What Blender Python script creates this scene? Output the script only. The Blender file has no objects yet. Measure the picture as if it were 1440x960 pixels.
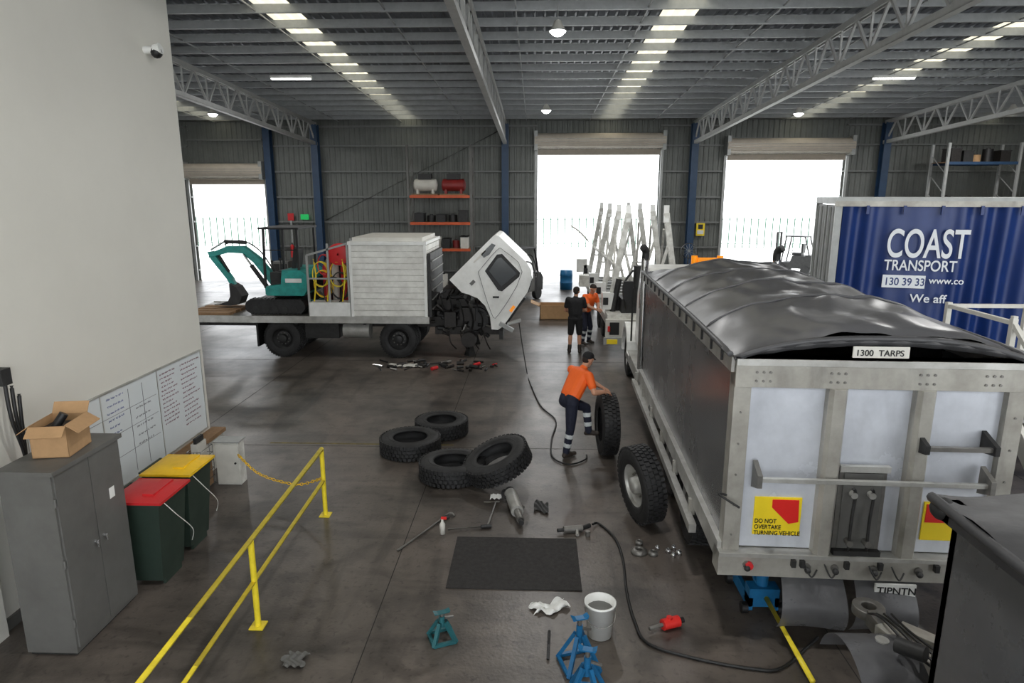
import bpy, math, random
import numpy as np
from mathutils import Vector, Matrix
random.seed(7)
S=bpy.context.scene
def c(r,g,b):
    f=lambda x:(x/255/12.92) if x/255<=.04045 else ((x/255+.055)/1.055)**2.4
    return (f(r),f(g),f(b))
def mat(name,col,rough=.5,metal=0,var=.15,scale=3,bump=0,col2=None,emit=0,bscale=None,lo=.35,hi=.7,rvar=.1):
    m=bpy.data.materials.new(name); m.use_nodes=True
    nt=m.node_tree; N=nt.nodes; L=nt.links; p=N['Principled BSDF']
    p.inputs['Metallic'].default_value=metal
    tc=N.new('ShaderNodeTexCoord')
    n=N.new('ShaderNodeTexNoise'); n.inputs['Scale'].default_value=scale; n.inputs['Detail'].default_value=7; n.inputs['Roughness'].default_value=.65
    L.new(tc.outputs['Object'],n.inputs['Vector'])
    r=N.new('ShaderNodeValToRGB'); r.color_ramp.elements[0].position=lo; r.color_ramp.elements[1].position=hi
    a=[min(1,x*(1+var)) for x in col]; b=col2 if col2 else [x*(1-var) for x in col]
    r.color_ramp.elements[0].color=(*a,1); r.color_ramp.elements[1].color=(*b,1)
    L.new(n.outputs['Fac'],r.inputs['Fac']); L.new(r.outputs['Color'],p.inputs['Base Color'])
    mr=N.new('ShaderNodeMapRange'); mr.inputs['To Min'].default_value=max(.03,rough-rvar); mr.inputs['To Max'].default_value=min(1,rough+rvar)
    L.new(n.outputs['Fac'],mr.inputs['Value']); L.new(mr.outputs['Result'],p.inputs['Roughness'])
    if emit:
        p.inputs['Emission Strength'].default_value=emit; p.inputs['Emission Color'].default_value=(*col,1)
    if bump:
        n2=N.new('ShaderNodeTexNoise'); n2.inputs['Scale'].default_value=bscale or scale*4; n2.inputs['Detail'].default_value=4
        L.new(tc.outputs['Object'],n2.inputs['Vector'])
        bp=N.new('ShaderNodeBump'); bp.inputs['Strength'].default_value=bump; bp.inputs['Distance'].default_value=.02
        L.new(n2.outputs['Fac'],bp.inputs['Height']); L.new(bp.outputs['Normal'],p.inputs['Normal'])
    return m
M_={}
def m(k): return M_[k]
def D(k,*a,**kw): M_[k]=mat(k,*a,**kw)
D('concrete',c(100,92,85),.36,0,.2,.45,.12,col2=c(60,56,52),bscale=30,rvar=.17)
def grime(mt,L3):
    nt=mt.node_tree;N=nt.nodes;L=nt.links;p=N['Principled BSDF'];tc=[n for n in N if n.type=='TEX_COORD'][0]
    src=p.inputs['Base Color'].links[0].from_socket
    for sc,stretch,lo,hi,dk,det in L3:
        mp=N.new('ShaderNodeMapping');mp.inputs['Scale'].default_value=stretch;L.new(tc.outputs['Object'],mp.inputs['Vector'])
        n=N.new('ShaderNodeTexNoise');n.inputs['Scale'].default_value=sc;n.inputs['Detail'].default_value=det;n.inputs['Distortion'].default_value=.6;L.new(mp.outputs['Vector'],n.inputs['Vector'])
        r=N.new('ShaderNodeValToRGB');r.color_ramp.elements[0].position=lo;r.color_ramp.elements[1].position=hi;r.color_ramp.elements[0].color=(1,1,1,1);r.color_ramp.elements[1].color=(dk,dk,dk,1)
        L.new(n.outputs['Fac'],r.inputs['Fac']);mx=N.new('ShaderNodeMix');mx.data_type='RGBA';mx.blend_type='MULTIPLY';mx.inputs[0].default_value=1
        L.new(src,mx.inputs[6]);L.new(r.outputs['Color'],mx.inputs[7]);src=mx.outputs[2]
    L.new(src,p.inputs['Base Color'])
grime(m('concrete'),((2.2,(1,1,1),.5,.66,.6,8),(1.1,(.35,2.2,1),.55,.66,.7,3),(.9,(2.5,.3,1),.56,.64,.72,4),(14,(1,1,1),.58,.7,.62,3)))
D('joint',c(40,38,36),.8); D('yline',c(120,108,60),.7,col2=c(84,76,62),scale=8)
D('outconc',c(235,235,230),.8)
D('wallwhite',c(214,212,203),.7,0,.03,.8,.03)
D('sheet',c(108,111,107),.55,.1,.12,1.5)
D('roofsheet',c(98,102,110),.42,.25,.25,2.0)
D('skylight',(.95,.9,.72),.5,emit=1.0,var=.05)
D('galv',c(160,162,160),.45,.2,.1,5);D('girt',c(118,120,118),.5,.1,.1,5)
D('purlin',c(168,171,173),.5,.1,.1,5);D('trussgrey',c(180,181,180),.5,.1,.08,5)
D('blue_steel',c(34,62,92),.5,0,.15)
D('roller',c(196,186,172),.55,0,.08)
D('white',c(236,237,234),.33,0,.04,2,col2=c(216,216,212))
D('whitedirty',c(222,222,216),.45,0,.05,5,col2=c(176,174,166))
D('offwhite',c(206,204,196),.5,0,.08,4)
D('alu',c(190,190,186),.36,.4,.08,2.5,col2=c(152,150,144))
D('aludirty',c(180,178,170),.42,.25,.06,2.2,col2=c(138,134,126),lo=.3,hi=.75)
grime(m('aludirty'),((3,(1,1,.35),.52,.7,.7,6),))
D('tipside',c(116,116,117),.27,.4,.08,.8,col2=c(94,94,95),rvar=.05)
D('tipface',c(214,218,226),.25,.1,.04,1.5,col2=c(190,194,202))
grime(m('tipface'),((1.6,(2,2,.6),.5,.75,.82,6),))
D('tarp',c(78,78,80),.34,0,.12,1.2,.2,bscale=4)
D('tarp2',c(62,62,64),.45,0,.2,3,.2,bscale=9)
D('black',c(24,24,25),.5,0,.2)
D('rubber',c(36,36,37),.65,0,.3,6,.2,col2=c(24,24,24));D('flap',c(86,86,88),.3,0,.2,5)
D('rubber_hose',c(20,20,20),.5)
D('dark',c(44,44,44),.55,.2,.3,8)
D('grease',c(38,35,33),.45,.3,.4,14,.3,bscale=40)
D('steel',c(124,122,118),.4,.6,.15,10)
D('chrome',c(205,205,205),.15,.9,.05)
D('glass',c(26,34,38),.08,0,.1)
D('teal',c(30,150,142),.4,0,.1,6,col2=c(24,122,116))
D('red',c(200,38,42),.45,0,.08); D('redb',c(218,44,38),.4,0,.1)
D('yellow',c(236,214,52),.4,0,.05,8,col2=c(216,194,44))
D('ylid',c(238,192,30),.45); D('green',c(40,54,46),.5,0,.15)
D('orange',c(255,108,36),.65,0,.05,12); D('obeam',c(196,84,40),.5)
D('amber',c(255,150,20),.3,emit=.35)
D('lockgrey',c(104,104,101),.5,.1,.06,2,col2=c(92,91,88))
D('cardboard',c(176,140,100),.8,0,.1,6)
D('mat',c(44,42,41),.8,0,.25,20,.4,bscale=80)
D('curtain',c(12,46,108),.42,0,.12,1.2,.04)
D('blue',c(26,100,148),.4,0,.15,8); D('tealjack',c(36,92,98),.45)
D('wood',c(140,110,80),.8,0,.2,8); D('text',c(232,236,240),.5,var=.02)
D('blk',c(14,14,15),.5); D('ink_b',c(80,95,160),.6); D('ink_r',c(130,70,90),.6); D('ink_k',c(110,110,115),.6)
D('wboard',c(218,224,226),.22,0,.02)
D('signy',c(250,220,40),.4,var=.03); D('signr',c(225,40,35),.4,var=.03)
D('signg',c(20,160,80),.4,emit=.6)
D('lamp',(1,1,.97),.4,emit=14)
D('skin',c(200,148,120),.55,0,.08,20); D('navy',c(26,30,48),.8,0,.2,20); D('blkcloth',c(26,26,28),.85,0,.2,20)
D('hair',c(40,30,24),.8); D('boot',c(50,42,36),.6); D('band',c(200,205,205),.35); D('lip',c(160,86,80),.5)
D('fence',c(50,86,70),.6); D('plank',c(230,230,224),.45,0,.05,3,col2=c(204,202,196))

def ortho(d):
    d=Vector(d).normalized(); u=Vector((0,0,1)) if abs(d.z)<.95 else Vector((1,0,0))
    s=d.cross(u).normalized(); return d,s,s.cross(d).normalized()
def crom(P,n=6,closed=False):
    P=[Vector(p) for p in P]; out=[]
    for i in range(len(P)-1):
        p0=P[max(0,i-1)];p1=P[i];p2=P[i+1];p3=P[min(len(P)-1,i+2)]
        for k in range(n):
            t=k/n
            out.append(.5*((2*p1)+(p2-p0)*t+(2*p0-5*p1+4*p2-p3)*t*t+(3*p1-p0-3*p2+p3)*t**3))
    out.append(P[-1]); return out
class MB:
    def __init__(s,name): s.name=name;s.v=[];s.f=[];s.mi=[];s.sm=[];s.mats=[];s.T=Matrix.Identity(4)
    def add(s,V,F,mt,smooth=False):
        o=len(s.v); T=s.T
        s.v+= [tuple(T@Vector(p)) for p in V]
        if mt not in s.mats: s.mats.append(mt)
        k=s.mats.index(mt)
        for f in F: s.f.append(tuple(o+i for i in f)); s.mi.append(k); s.sm.append(smooth)
    def box(s,x0,x1,y0,y1,z0,z1,mt):
        V=[(x,y,z) for x in(x0,x1) for y in(y0,y1) for z in(z0,z1)]
        s.add(V,[(0,1,3,2),(4,6,7,5),(0,4,5,1),(2,3,7,6),(0,2,6,4),(1,5,7,3)],mt)
    def obox(s,cn,sz,mt,R=None):
        R=R or Matrix.Identity(3); cn=Vector(cn)
        V=[cn+R@Vector((x*sz[0]/2,y*sz[1]/2,z*sz[2]/2)) for x in(-1,1) for y in(-1,1) for z in(-1,1)]
        s.add(V,[(0,1,3,2),(4,6,7,5),(0,4,5,1),(2,3,7,6),(0,2,6,4),(1,5,7,3)],mt)
    def beam(s,p0,p1,w,h,mt):
        p0=Vector(p0);p1=Vector(p1);d,a,b=ortho(p1-p0)
        V=[p+a*x*w/2+b*y*h/2 for p in(p0,p1) for x in(-1,1) for y in(-1,1)]
        s.add(V,[(0,1,3,2),(4,6,7,5),(0,4,5,1),(2,3,7,6),(0,2,6,4),(1,5,7,3)],mt)
    def lathe(s,prof,o,ax,mt,seg=20,closed=False,smooth=True):
        o=Vector(o);d,a,b=ortho(ax); V=[];F=[];n=len(prof)
        for i in range(seg):
            t=2*math.pi*i/seg; q=a*math.cos(t)+b*math.sin(t)
            for r,h in prof: V.append(o+d*h+q*r)
        for i in range(seg):
            j=(i+1)%seg
            for k in range(n if closed else n-1):
                l=(k+1)%n; F.append((i*n+k,j*n+k,j*n+l,i*n+l))
        s.add(V,F,mt,smooth)
    def cyl(s,p0,p1,r,mt,r1=None,seg=14,cap=True):
        p0=Vector(p0);p1=Vector(p1);r1=r if r1 is None else r1;d,a,b=ortho(p1-p0);V=[]
        for p,rr in((p0,r),(p1,r1)):
            for i in range(seg):
                t=2*math.pi*i/seg; V.append(p+(a*math.cos(t)+b*math.sin(t))*rr)
        s.add(V,[(i,(i+1)%seg,seg+(i+1)%seg,seg+i) for i in range(seg)],mt,True)
        if cap: s.add(V,[tuple(range(seg)),tuple(range(seg,2*seg))],mt)
    def prism(s,P,pl,a,b,mt):
        f={'xz':lambda p,q:(p[0],q,p[1]),'yz':lambda p,q:(q,p[0],p[1]),'xy':lambda p,q:(p[0],p[1],q)}[pl]
        n=len(P);V=[f(p,a) for p in P]+[f(p,b) for p in P]
        s.add(V,[tuple(range(n)),tuple(range(2*n-1,n-1,-1))]+[(i,(i+1)%n,n+(i+1)%n,n+i) for i in range(n)],mt)
    def tube(s,P,r,mt,seg=8,n=6,sm=True):
        P=crom(P,n) if sm else [Vector(p) for p in P]; V=[];F=[]; pa=None
        for i,p in enumerate(P):
            d=(P[min(i+1,len(P)-1)]-P[max(i-1,0)]).normalized()
            if pa is None: d,a,b=ortho(d)
            else:
                a=(pa-d*pa.dot(d)); a=a.normalized() if a.length>1e-4 else ortho(d)[1]; b=d.cross(a)
            pa=a
            for k in range(seg):
                t=2*math.pi*k/seg; V.append(p+(a*math.cos(t)+b*math.sin(t))*r)
        for i in range(len(P)-1):
            for k in range(seg): F.append((i*seg+k,i*seg+(k+1)%seg,(i+1)*seg+(k+1)%seg,(i+1)*seg+k))
        F+= [tuple(range(seg)),tuple(range(len(V)-seg,len(V)))]
        s.add(V,F,mt,True)
    def sph(s,cn,r,mt,sc=(1,1,1),seg=12):
        V=[];F=[];cn=Vector(cn);R=seg//2
        for i in range(R+1):
            p=math.pi*i/R
            for j in range(seg):
                t=2*math.pi*j/seg; V.append(cn+Vector((r*sc[0]*math.sin(p)*math.cos(t),r*sc[1]*math.sin(p)*math.sin(t),r*sc[2]*math.cos(p))))
        for i in range(R):
            for j in range(seg): F.append((i*seg+j,i*seg+(j+1)%seg,(i+1)*seg+(j+1)%seg,(i+1)*seg+j))
        s.add(V,F,mt,True)
    def grid(s,fn,nu,nv,mt,smooth=True):
        V=[fn(i/nu,j/nv) for i in range(nu+1) for j in range(nv+1)];w=nv+1
        s.add(V,[(i*w+j,i*w+j+1,(i+1)*w+j+1,(i+1)*w+j) for i in range(nu) for j in range(nv)],mt,smooth)
    def tyre(s,o,ax,R=.52,W=.28,rim=None,lug=44):
        o=Vector(o);d,a,b=ortho(ax);ri=R*.55
        s.lathe([(ri,-.42*W),(ri+.03,-.47*W),(R*.76,-.5*W),(R-.05,-.48*W),(R-.02,-.4*W),(R-.02,.4*W),(R-.05,.48*W),(R*.76,.5*W),(ri+.03,.47*W),(ri,.42*W),(ri+.03,.34*W),(R-.06,.36*W),(R-.06,-.36*W),(ri+.03,-.34*W)],o,ax,m('rubber'),40,True)
        for q0 in(-1,1):
            s.lathe([(R*.68,q0*.5*W),(R*.7,q0*.515*W),(R*.72,q0*.5*W)],o,ax,m('rubber'),40)
        for k in range(lug):
            for col in range(4):
                t=2*math.pi*(k+.5*(col%2))/lug; q=a*math.cos(t)+b*math.sin(t); tg=d.cross(q)
                Rm=Matrix((d,tg,q)).transposed()
                s.obox(o+q*(R-.012)+d*((col-1.5)*.23*W),(.19*W,2*math.pi*R/lug*.62,.026),m('rubber'),Rm)
        if rim:
            sg=rim[1]
            s.lathe([(ri+.005,-.42*W),(ri-.02,-.3*W),(ri-.03,.3*W),(ri+.005,.42*W)],o,ax,rim[0],28)
            s.lathe([(ri-.025,sg*.3*W),(.19,sg*.05*W),(.15,sg*.1*W),(.12,sg*.1*W),(.11,sg*.45*W),(.05,sg*.52*W),(0.001,sg*.52*W)],o,ax,rim[0],28)
            for k in range(10):
                t=2*math.pi*k/10;q=a*math.cos(t)+b*math.sin(t)
                s.cyl(o+q*.155+d*sg*.08*W,o+q*.155+d*sg*.22*W,.014,m('steel'),seg=6)
    def build(s,loc=(0,0,0),rz=0,bev=0,parent=None):
        me=bpy.data.meshes.new(s.name);me.from_pydata(s.v,[],s.f)
        for x in s.mats: me.materials.append(x)
        me.polygons.foreach_set('material_index',s.mi);me.polygons.foreach_set('use_smooth',s.sm);me.update()
        import bmesh
        bm=bmesh.new();bm.from_mesh(me);bmesh.ops.recalc_face_normals(bm,faces=bm.faces);bm.to_mesh(me);bm.free()
        o=bpy.data.objects.new(s.name,me);S.collection.objects.link(o);o.location=loc;o.rotation_euler=(0,0,rz)
        if bev:
            b=o.modifiers.new('bevel','BEVEL');b.width=bev;b.segments=2;b.limit_method='ANGLE';b.angle_limit=math.radians(50)
        if parent: o.parent=parent
        return o
def text(body,parent,loc,size,mt,rot=(math.pi/2,0,0),sx=1,name='lettering',al='LEFT'):
    cu=bpy.data.curves.new(name,'FONT');cu.body=body;cu.size=size;cu.extrude=.002;cu.align_x=al;cu.offset=size*.012
    cu.materials.append(mt);o=bpy.data.objects.new(name,cu);S.collection.objects.link(o)
    o.parent=parent;o.location=loc;o.rotation_euler=rot;o.scale=(sx,1,1);return o

# ---------------- ROOM SHELL
XL,XR,YF,YB=-20,25,-8,33
zr=lambda y:7.82+.0415*(33-y)
b=MB('floor'); b.box(XL,XR,YF,YB,-.12,0,m('concrete'))
for k in range(-4,6): b.box(-1.6+4.5*k-.005,-1.6+4.5*k+.005,YF,YB,0,.0015,m('joint'))
for y in(-1.5,4.5,10.6,16.6,22.6,28.6): b.box(XL,XR,y-.005,y+.005,0,.0015,m('joint'))
b.box(-4.6,-1.4,10.68,10.74,0,.002,m('yline')); b.build()
b=MB('ground'); b.box(-150,150,-150,220,-.3,-.125,m('outconc')); b.build()
def corr(b,x0,x1,z0,z1,y,mt,p=.25,dp=.035):
    n=max(1,int(round((x1-x0)/p)));w=(x1-x0)/n;P=[]
    for i in range(n):
        X=x0+i*w;P+= [(X,0),(X+w*.55,0),(X+w*.65,-dp),(X+w*.9,-dp)]
    P.append((x1,0))
    V=[(px,y+q,z0) for px,q in P]+[(px,y+q,z1) for px,q in P];k=len(P)
    b.add(V,[(i,i+1,k+i+1,k+i) for i in range(k-1)],mt)
b=MB('wall_back')
doors=[(-17.0,-13.3,4.95),(0.05,5.85,6.3),(9.0,14.5,6.05)]
xs=XL
for x0,x1,h in doors:
    corr(b,xs,x0,0,7.9,YB,m('sheet')); corr(b,x0,x1,h,7.9,YB,m('sheet')); xs=x1
corr(b,xs,XR,0,7.9,YB,m('sheet'))
xs=XL
for i in range(4):
    x0=doors[i][0] if i<3 else XR
    for z in(.5,1.7,2.9,4.1,5.3,6.5,7.4):
        b.box(xs,x0,YB-.2,YB-.04,z,z+.07,m('girt'))
    if i<3:
        for z in(6.5,7.4): b.box(x0,doors[i][1],YB-.2,YB-.04,z+.3,z+.37,m('girt'))
        xs=doors[i][1]
b.build()
for i,(x0,x1,h) in enumerate(doors):
    b=MB('door_%d'%(i+1))
    b.cyl((x0-.15,YB-.56,h+.42),(x1+.15,YB-.56,h+.42),.34,m('roller'),seg=24)
    n=5
    for k in range(n): b.box(x0,x1,YB-.25,YB-.215,h+.02-k*.05-.04,h+.05-k*.05,m('roller'))
    for k in range(9):
        a=k*math.pi/9-.2
        b.box(x0-.1,x1+.1,YB-.56-.345*math.cos(a)-.012,YB-.56-.345*math.cos(a)+.012,h+.42-.345*math.sin(a)-.012,h+.42-.345*math.sin(a)+.012,m('aludirty'))
    for x in(x0-.15,x1+.03): b.box(x,x+.12,YB-.3,YB-.215,0,h+.1,m('galv')); b.box(x-.02,x+.14,YB-.85,YB-.215,h,h+.85,m('galv'))
    b.build()
for nm,X in(('wall_left',XL),('wall_right',XR)):
    b=MB(nm); b.T=Matrix.Rotation(math.pi/2,4,'Z'); corr(b,YF,YB,0,7.9,-X,m('sheet')); b.T=Matrix.Identity(4)
    b.build()
# roof
b=MB('ceiling')
def roofstrip(x0,x1,mt):
    n=max(1,int(round((x1-x0)/.25)));w=(x1-x0)/n;P=[]
    for i in range(n):
        X=x0+i*w;P+= [(X,0),(X+w*.6,0),(X+w*.7,.04),(X+w*.9,.04)]
    P.append((x1,0));k=len(P)
    V=[(px,YF,zr(YF)+q) for px,q in P]+[(px,YB,zr(YB)+q) for px,q in P]
    b.add(V,[(i,i+1,k+i+1,k+i) for i in range(k-1)],mt)
sk=[(-15.6,-14.8),(-6.55,-5.7),(2.95,3.8),(11.65,12.5),(20.5,21.3)]
xs=XL
for a_,z_ in sk: roofstrip(xs,a_,m('roofsheet'));roofstrip(a_,z_,m('skylight'));xs=z_
roofstrip(xs,XR,m('roofsheet'))
b.build()
b=MB('roof_purlins'); y=YF+.3
while y<YB:
    z=zr(y); b.box(XL,XR,y-.012,y+.012,z-.2,z-.01,m('purlin')); b.box(XL,XR,y-.07,y+.012,z-.215,z-.195,m('purlin')); y+=1.2
for x in np.arange(-18.5,24,3.0):
    b.beam((x,YF,zr(YF)-.16),(x,YB,zr(YB)-.16),.03,.03,m('purlin'))
b.build()
def truss(X):
    b=MB('roof_truss');zt=lambda y:zr(y)-.3;zb=lambda y:zr(y)-1.2;g=m('trussgrey')
    for dx in(-.06,.06):
        b.beam((X+dx,YF,zt(YF)),(X+dx,YB-.3,zt(YB-.3)),.05,.14,g);b.beam((X+dx,YF,zb(YF)),(X+dx,YB-.3,zb(YB-.3)),.05,.14,g)
    b.beam((X,YF,zb(YF)-.07),(X,YB-.3,zb(YB-.3)-.07),.17,.02,g)
    y=YB-.4;up=False;st=.75
    while y-st>YF:
        y2=y-st
        b.beam((X,y,zt(y) if up else zb(y)),(X,y2,zb(y2) if up else zt(y2)),.06,.06,g)
        if up: b.beam((X,y2,zb(y2)),(X,y2,zt(y2)),.045,.045,g)
        up=not up;y=y2
    b.build()
for X in(-19.5,-10.6,-1.5,7.4,16.2): truss(X)
for X in(-19.5,-12.9,-10.6,-1.5,7.4,16.2):
    b=MB('steel_column');h=7.9
    b.box(X-.16,X+.16,YB-.62,YB-.58,0,h-.4,m('blue_steel'));b.box(X-.16,X+.16,YB-.26,YB-.22,0,h-.4,m('blue_steel'));b.box(X-.02,X+.02,YB-.6,YB-.24,0,h-.4,m('blue_steel'))
    b.box(X-.25,X+.25,YB-.7,YB-.21,0,.03,m('blue_steel'));b.build()
b=MB('wall_bracing')
b.tube([(-10.4,YB-.24,3),(-1.8,YB-.24,7.2)],.02,m('girt'),sm=False)
b.build()
# inner white wall
b=MB('wall_inner');b.box(-9.5,-5.2,-7.9,9.88,0,8.85,m('wallwhite'));b.build()
b=MB('baseboard_inner');b.box(-5.2,-5.02,7.9,9.9,0,.5,m('whitedirty'));b.box(-5.2,-4.98,7.9,9.95,.5,.56,m('wood'));b.box(-5.2,-5.17,-7.9,7.9,0,.12,m('lockgrey'));b.build()
b=MB('whiteboard');b.box(-5.199,-5.18,6.2,9.76,.62,1.87,m('wboard'))
for z in(.61,1.86): b.box(-5.199,-5.165,6.19,9.77,z,z+.02,m('alu'))
for y in(6.19,7.35,8.55,9.75): b.box(-5.199,-5.17,y,y+.012,.62,1.87,m('alu'))
random.seed(3)
def scrib(y0,y1,z0,z1,mt,dz=.06):
    z=z1
    while z>z0:
        y=y0+random.random()*.03;e=y1-random.random()*(y1-y0)*.4
        while y<e:
            w=random.uniform(.015,.07)
            zz=z
            k=int(w/.012)+1
            for q in range(k):
                b.obox((-5.176,y+q*.012,zz+random.uniform(-.006,.006)),(.002,.003,random.uniform(.01,.022)),mt)
                b.obox((-5.176,y+q*.012+.006,zz+random.uniform(-.01,.01)),(.002,.012,.003),mt)
            y+=w+.025
        z-=dz
scrib(8.62,9.05,1.0,1.78,m('ink_r'));scrib(9.15,9.65,.85,1.78,m('ink_r'),.07);scrib(7.45,7.8,1.3,1.78,m('ink_b'),.09);scrib(6.5,6.9,1.5,1.78,m('ink_b'),.08);scrib(6.7,7.25,.95,1.3,m('ink_k'),.1);scrib(8.0,8.45,.95,1.5,m('ink_k'),.12)
for y in(6.8,7.9,8.2): b.box(-5.178,-5.174,y,y+.003,.7,1.8,m('ink_k'))
for z in(1.0,1.3,1.55): b.box(-5.178,-5.174,6.3,8.5,z,z+.003,m('ink_k'))
b.build()
b=MB('security_camera');b.cyl((-5.2,9.2,6.08),(-5.08,9.2,6.08),.05,m('white'));b.sph((-5.04,9.2,6.05),.075,m('black'));b.cyl((-5.06,9.2,6.08),(-4.98,9.2,6.1),.07,m('white'));b.build()

# lamps
def highbay(x,y,P=170):
    z=zr(y)-.75;b=MB('high_bay_light')
    b.cyl((x,y,z+.05),(x,y,z+.25),.17,m('offwhite'),.06);b.cyl((x,y,z+.02),(x,y,z+.05),.2,m('galv'));b.cyl((x,y,z),(x,y,z+.02),.18,m('lamp'));b.sph((x,y,z),.15,m('lamp'),(1,1,.6));b.cyl((x,y,z+.25),(x,y,zr(y)-.2),.01,m('galv'))
    o=b.build()
    l=bpy.data.lights.new('bulb','AREA');l.shape='DISK';l.size=.5;l.energy=P;l.color=(1,.99,.97);lo=bpy.data.objects.new('bulb',l);S.collection.objects.link(lo);lo.location=(x,y,z-.12);lo.parent=o
for x,y in((.45,16),(.35,26.5),(-12.8,27),(10.2,27.5),(10,14.5),(.4,5),(9.5,4.5),(18,15),(18,27),(-13,15)): highbay(x,y)
def tubel(x,y):
    z=zr(y)-.45;b=MB('fluorescent_light');b.box(x-.65,x+.65,y-.08,y+.08,z,z+.08,m('white'));b.box(x-.62,x+.62,y-.06,y+.06,z-.03,z,m('lamp'));b.cyl((x,y,z+.08),(x,y,zr(y)-.2),.01,m('galv'))
    o=b.build();l=bpy.data.lights.new('tube','AREA');l.shape='RECTANGLE';l.size=1.2;l.size_y=.12;l.energy=60;lo=bpy.data.objects.new('tube',l);S.collection.objects.link(lo);lo.location=(x,y,z-.06);lo.parent=o
tubel(-7.8,22);tubel(11.2,22.5)

# ---------------- LEFT FLATBED TRUCK
b=MB('flatbed_truck');Y0,Y1=16.8,19.2
b.box(-9.6,-2.75,Y0,Y1,1.0,1.1,m('steel'));b.box(-9.6,-2.75,Y0-.03,Y0,.95,1.13,m('alu'));b.box(-9.6,-2.75,Y1,Y1+.03,.95,1.13,m('alu'))
for y in(17.55,18.35): b.box(-9.6,.15-1.2,y,y+.09,.72,1.0,m('grease'))
for x in np.arange(-9.3,-2.8,.6): b.box(x,x+.06,Y0+.05,Y1-.05,.9,1.0,m('dark'))
for x in(-6.69,-3.6):
    for y,sg in((17.0,-1),(17.33,-1),(18.68,1),(19.0,1)): b.tyre((x,y,.5),(0,1,0),.5,.27,(m('dark'),sg))
    b.cyl((x,17,.5),(x,19,.5),.07,m('grease'));b.sph((x,18,.5),.2,m('grease'))
b.box(-7.35,-7.3,Y0+.03,17.5,.3,.95,m('black'));b.box(-6.1,-5.2,17.0,17.4,.5,.9,m('dark'));b.cyl((-5.1,17.2,.7),(-4.4,17.2,.7),.22,m('alu'))
# slatted body box
b.box(-4.74,-2.83,Y0+.03,Y1-.03,1.12,2.98,m('whitedirty'))
for k in range(12):
    z=1.15+k*.152;b.box(-4.74,-2.83,Y0,Y0+.03,z,z+.135,m('plank'));b.box(-2.83,-2.8,Y0+.05,Y1-.05,z,z+.135,m('plank'))
for x in(-4.78,-2.86): b.box(x,x+.07,Y0-.015,Y0+.04,1.1,3.02,m('white'))
b.box(-4.8,-2.78,Y0-.02,Y1+.02,2.98,3.06,m('white'));b.box(-4.7,-2.9,Y0+.1,Y1-.1,3.06,3.16,m('offwhite'))
b.box(-2.78,-2.7,Y0+.1,Y1-.1,1.1,2.75,m('dark'))
for k in range(6): b.beam((-2.68,Y0+.2,1.3+.25*k),(-2.68,Y1-.2,1.3+.25*k),.03,.03,m('steel'))
# tool frame between
for x in(-5.9,-5.35,-4.84):
    for y in(16.88,19.05): b.beam((x,y,1.1),(x,y,3.0 if x>-5.8 else 2.7),.05,.05,m('galv'))
b.beam((-5.9,16.88,2.7),(-4.84,16.88,3.0),.05,.05,m('galv'));b.beam((-5.9,19.05,2.7),(-4.84,19.05,3.0),.05,.05,m('galv'))
b.beam((-5.9,16.9,2.1),(-4.8,16.9,2.1),.04,.04,m('galv'));b.box(-5.9,-4.82,16.85,17.3,1.12,1.48,m('white'));b.box(-5.85,-4.85,18.2,19.0,1.12,2.3,m('dark'))
b.lathe([(.03,-.1),(.28,-.1),(.28,-.08),(.1,-.06),(.1,.06),(.28,.08),(.28,.1),(.03,.1)],(-5.1,17.05,2.72),(0,1,0),m('red'),20)
for cx,cz,mt,r in((-5.6,2.2,'yellow',.2),(-5.55,1.95,'ylid',.22),(-5.15,2.2,'yellow',.2),(-5.3,1.75,'black',.24),(-5.5,2.45,'red',.15),(-5.1,1.9,'dark',.22)):
    for q in range(3):
        P=[(cx+(r+.02*q)*math.cos(t),16.98+.05*q+.02*math.sin(3*t),cz+(r+.05)*1.3*math.sin(t)) for t in np.linspace(0,6.28,16)]
        b.tube(P,.015,m(mt),6,2)
for x in(-5.75,-5.4,-5.0): b.tube([(x,16.95,2.6),(x+.05,16.92,2.1),(x-.04,16.95,1.5)],.02,m('yellow'),6,4)
for x,mt in((-5.7,'red'),(-5.45,'offwhite'),(-5.2,'red'),(-4.98,'offwhite')): b.cyl((x,17.8,1.12),(x,17.8,2.3),.1,m(mt));b.sph((x,17.8,2.3),.1,m(mt));b.cyl((x,17.8,2.38),(x,17.8,2.48),.03,m('steel'))
for k in range(4): b.box(-9.3,-8.1,17+.35*k,17.25+.35*k,1.1,1.17,m('wood'))
# engine
for bx in((-2.65,-1.75,17.5,18.5,.75,1.5),(-2.5,-1.9,17.6,18.4,1.5,1.75),(-1.7,-1.25,17.45,18.55,.6,1.35),(-2.4,-2.1,17.1,17.5,.8,1.2),(-2.0,-1.6,17.2,17.5,.95,1.3)): b.box(*bx,m('grease'))
rr=random.Random(4)
for k in range(46):
    x=rr.uniform(-2.7,-1.2);z=rr.uniform(.55,1.7);a=rr.uniform(0,6);l=rr.uniform(.1,.35);b.cyl((x,17.35,z),(x+l*math.cos(a),17.3+rr.uniform(-.1,.1),z+l*math.sin(a)*.6),rr.uniform(.015,.06),m(rr.choice(['grease','dark','steel','lockgrey','black'])),seg=8)
for k in range(5):
    x=-2.6+.25*k;b.tube([(x,17.3,1.5),(x+.1,17.1,1.7-.1*k),(x+.2,17.2,1.0),(x+.15,17.3,.7)],.02+.008*(k%2),m('rubber_hose'),6,5)
b.cyl((-1.55,17.3,1.0),(-1.55,17.5,1.0),.3,m('dark'),seg=20)
b.cyl((-1.75,16.95,.5),(-1.75,19.05,.5),.07,m('grease'));b.cyl((-1.75,16.9,.5),(-1.75,17.1,.5),.2,m('grease'),seg=18)
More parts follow.
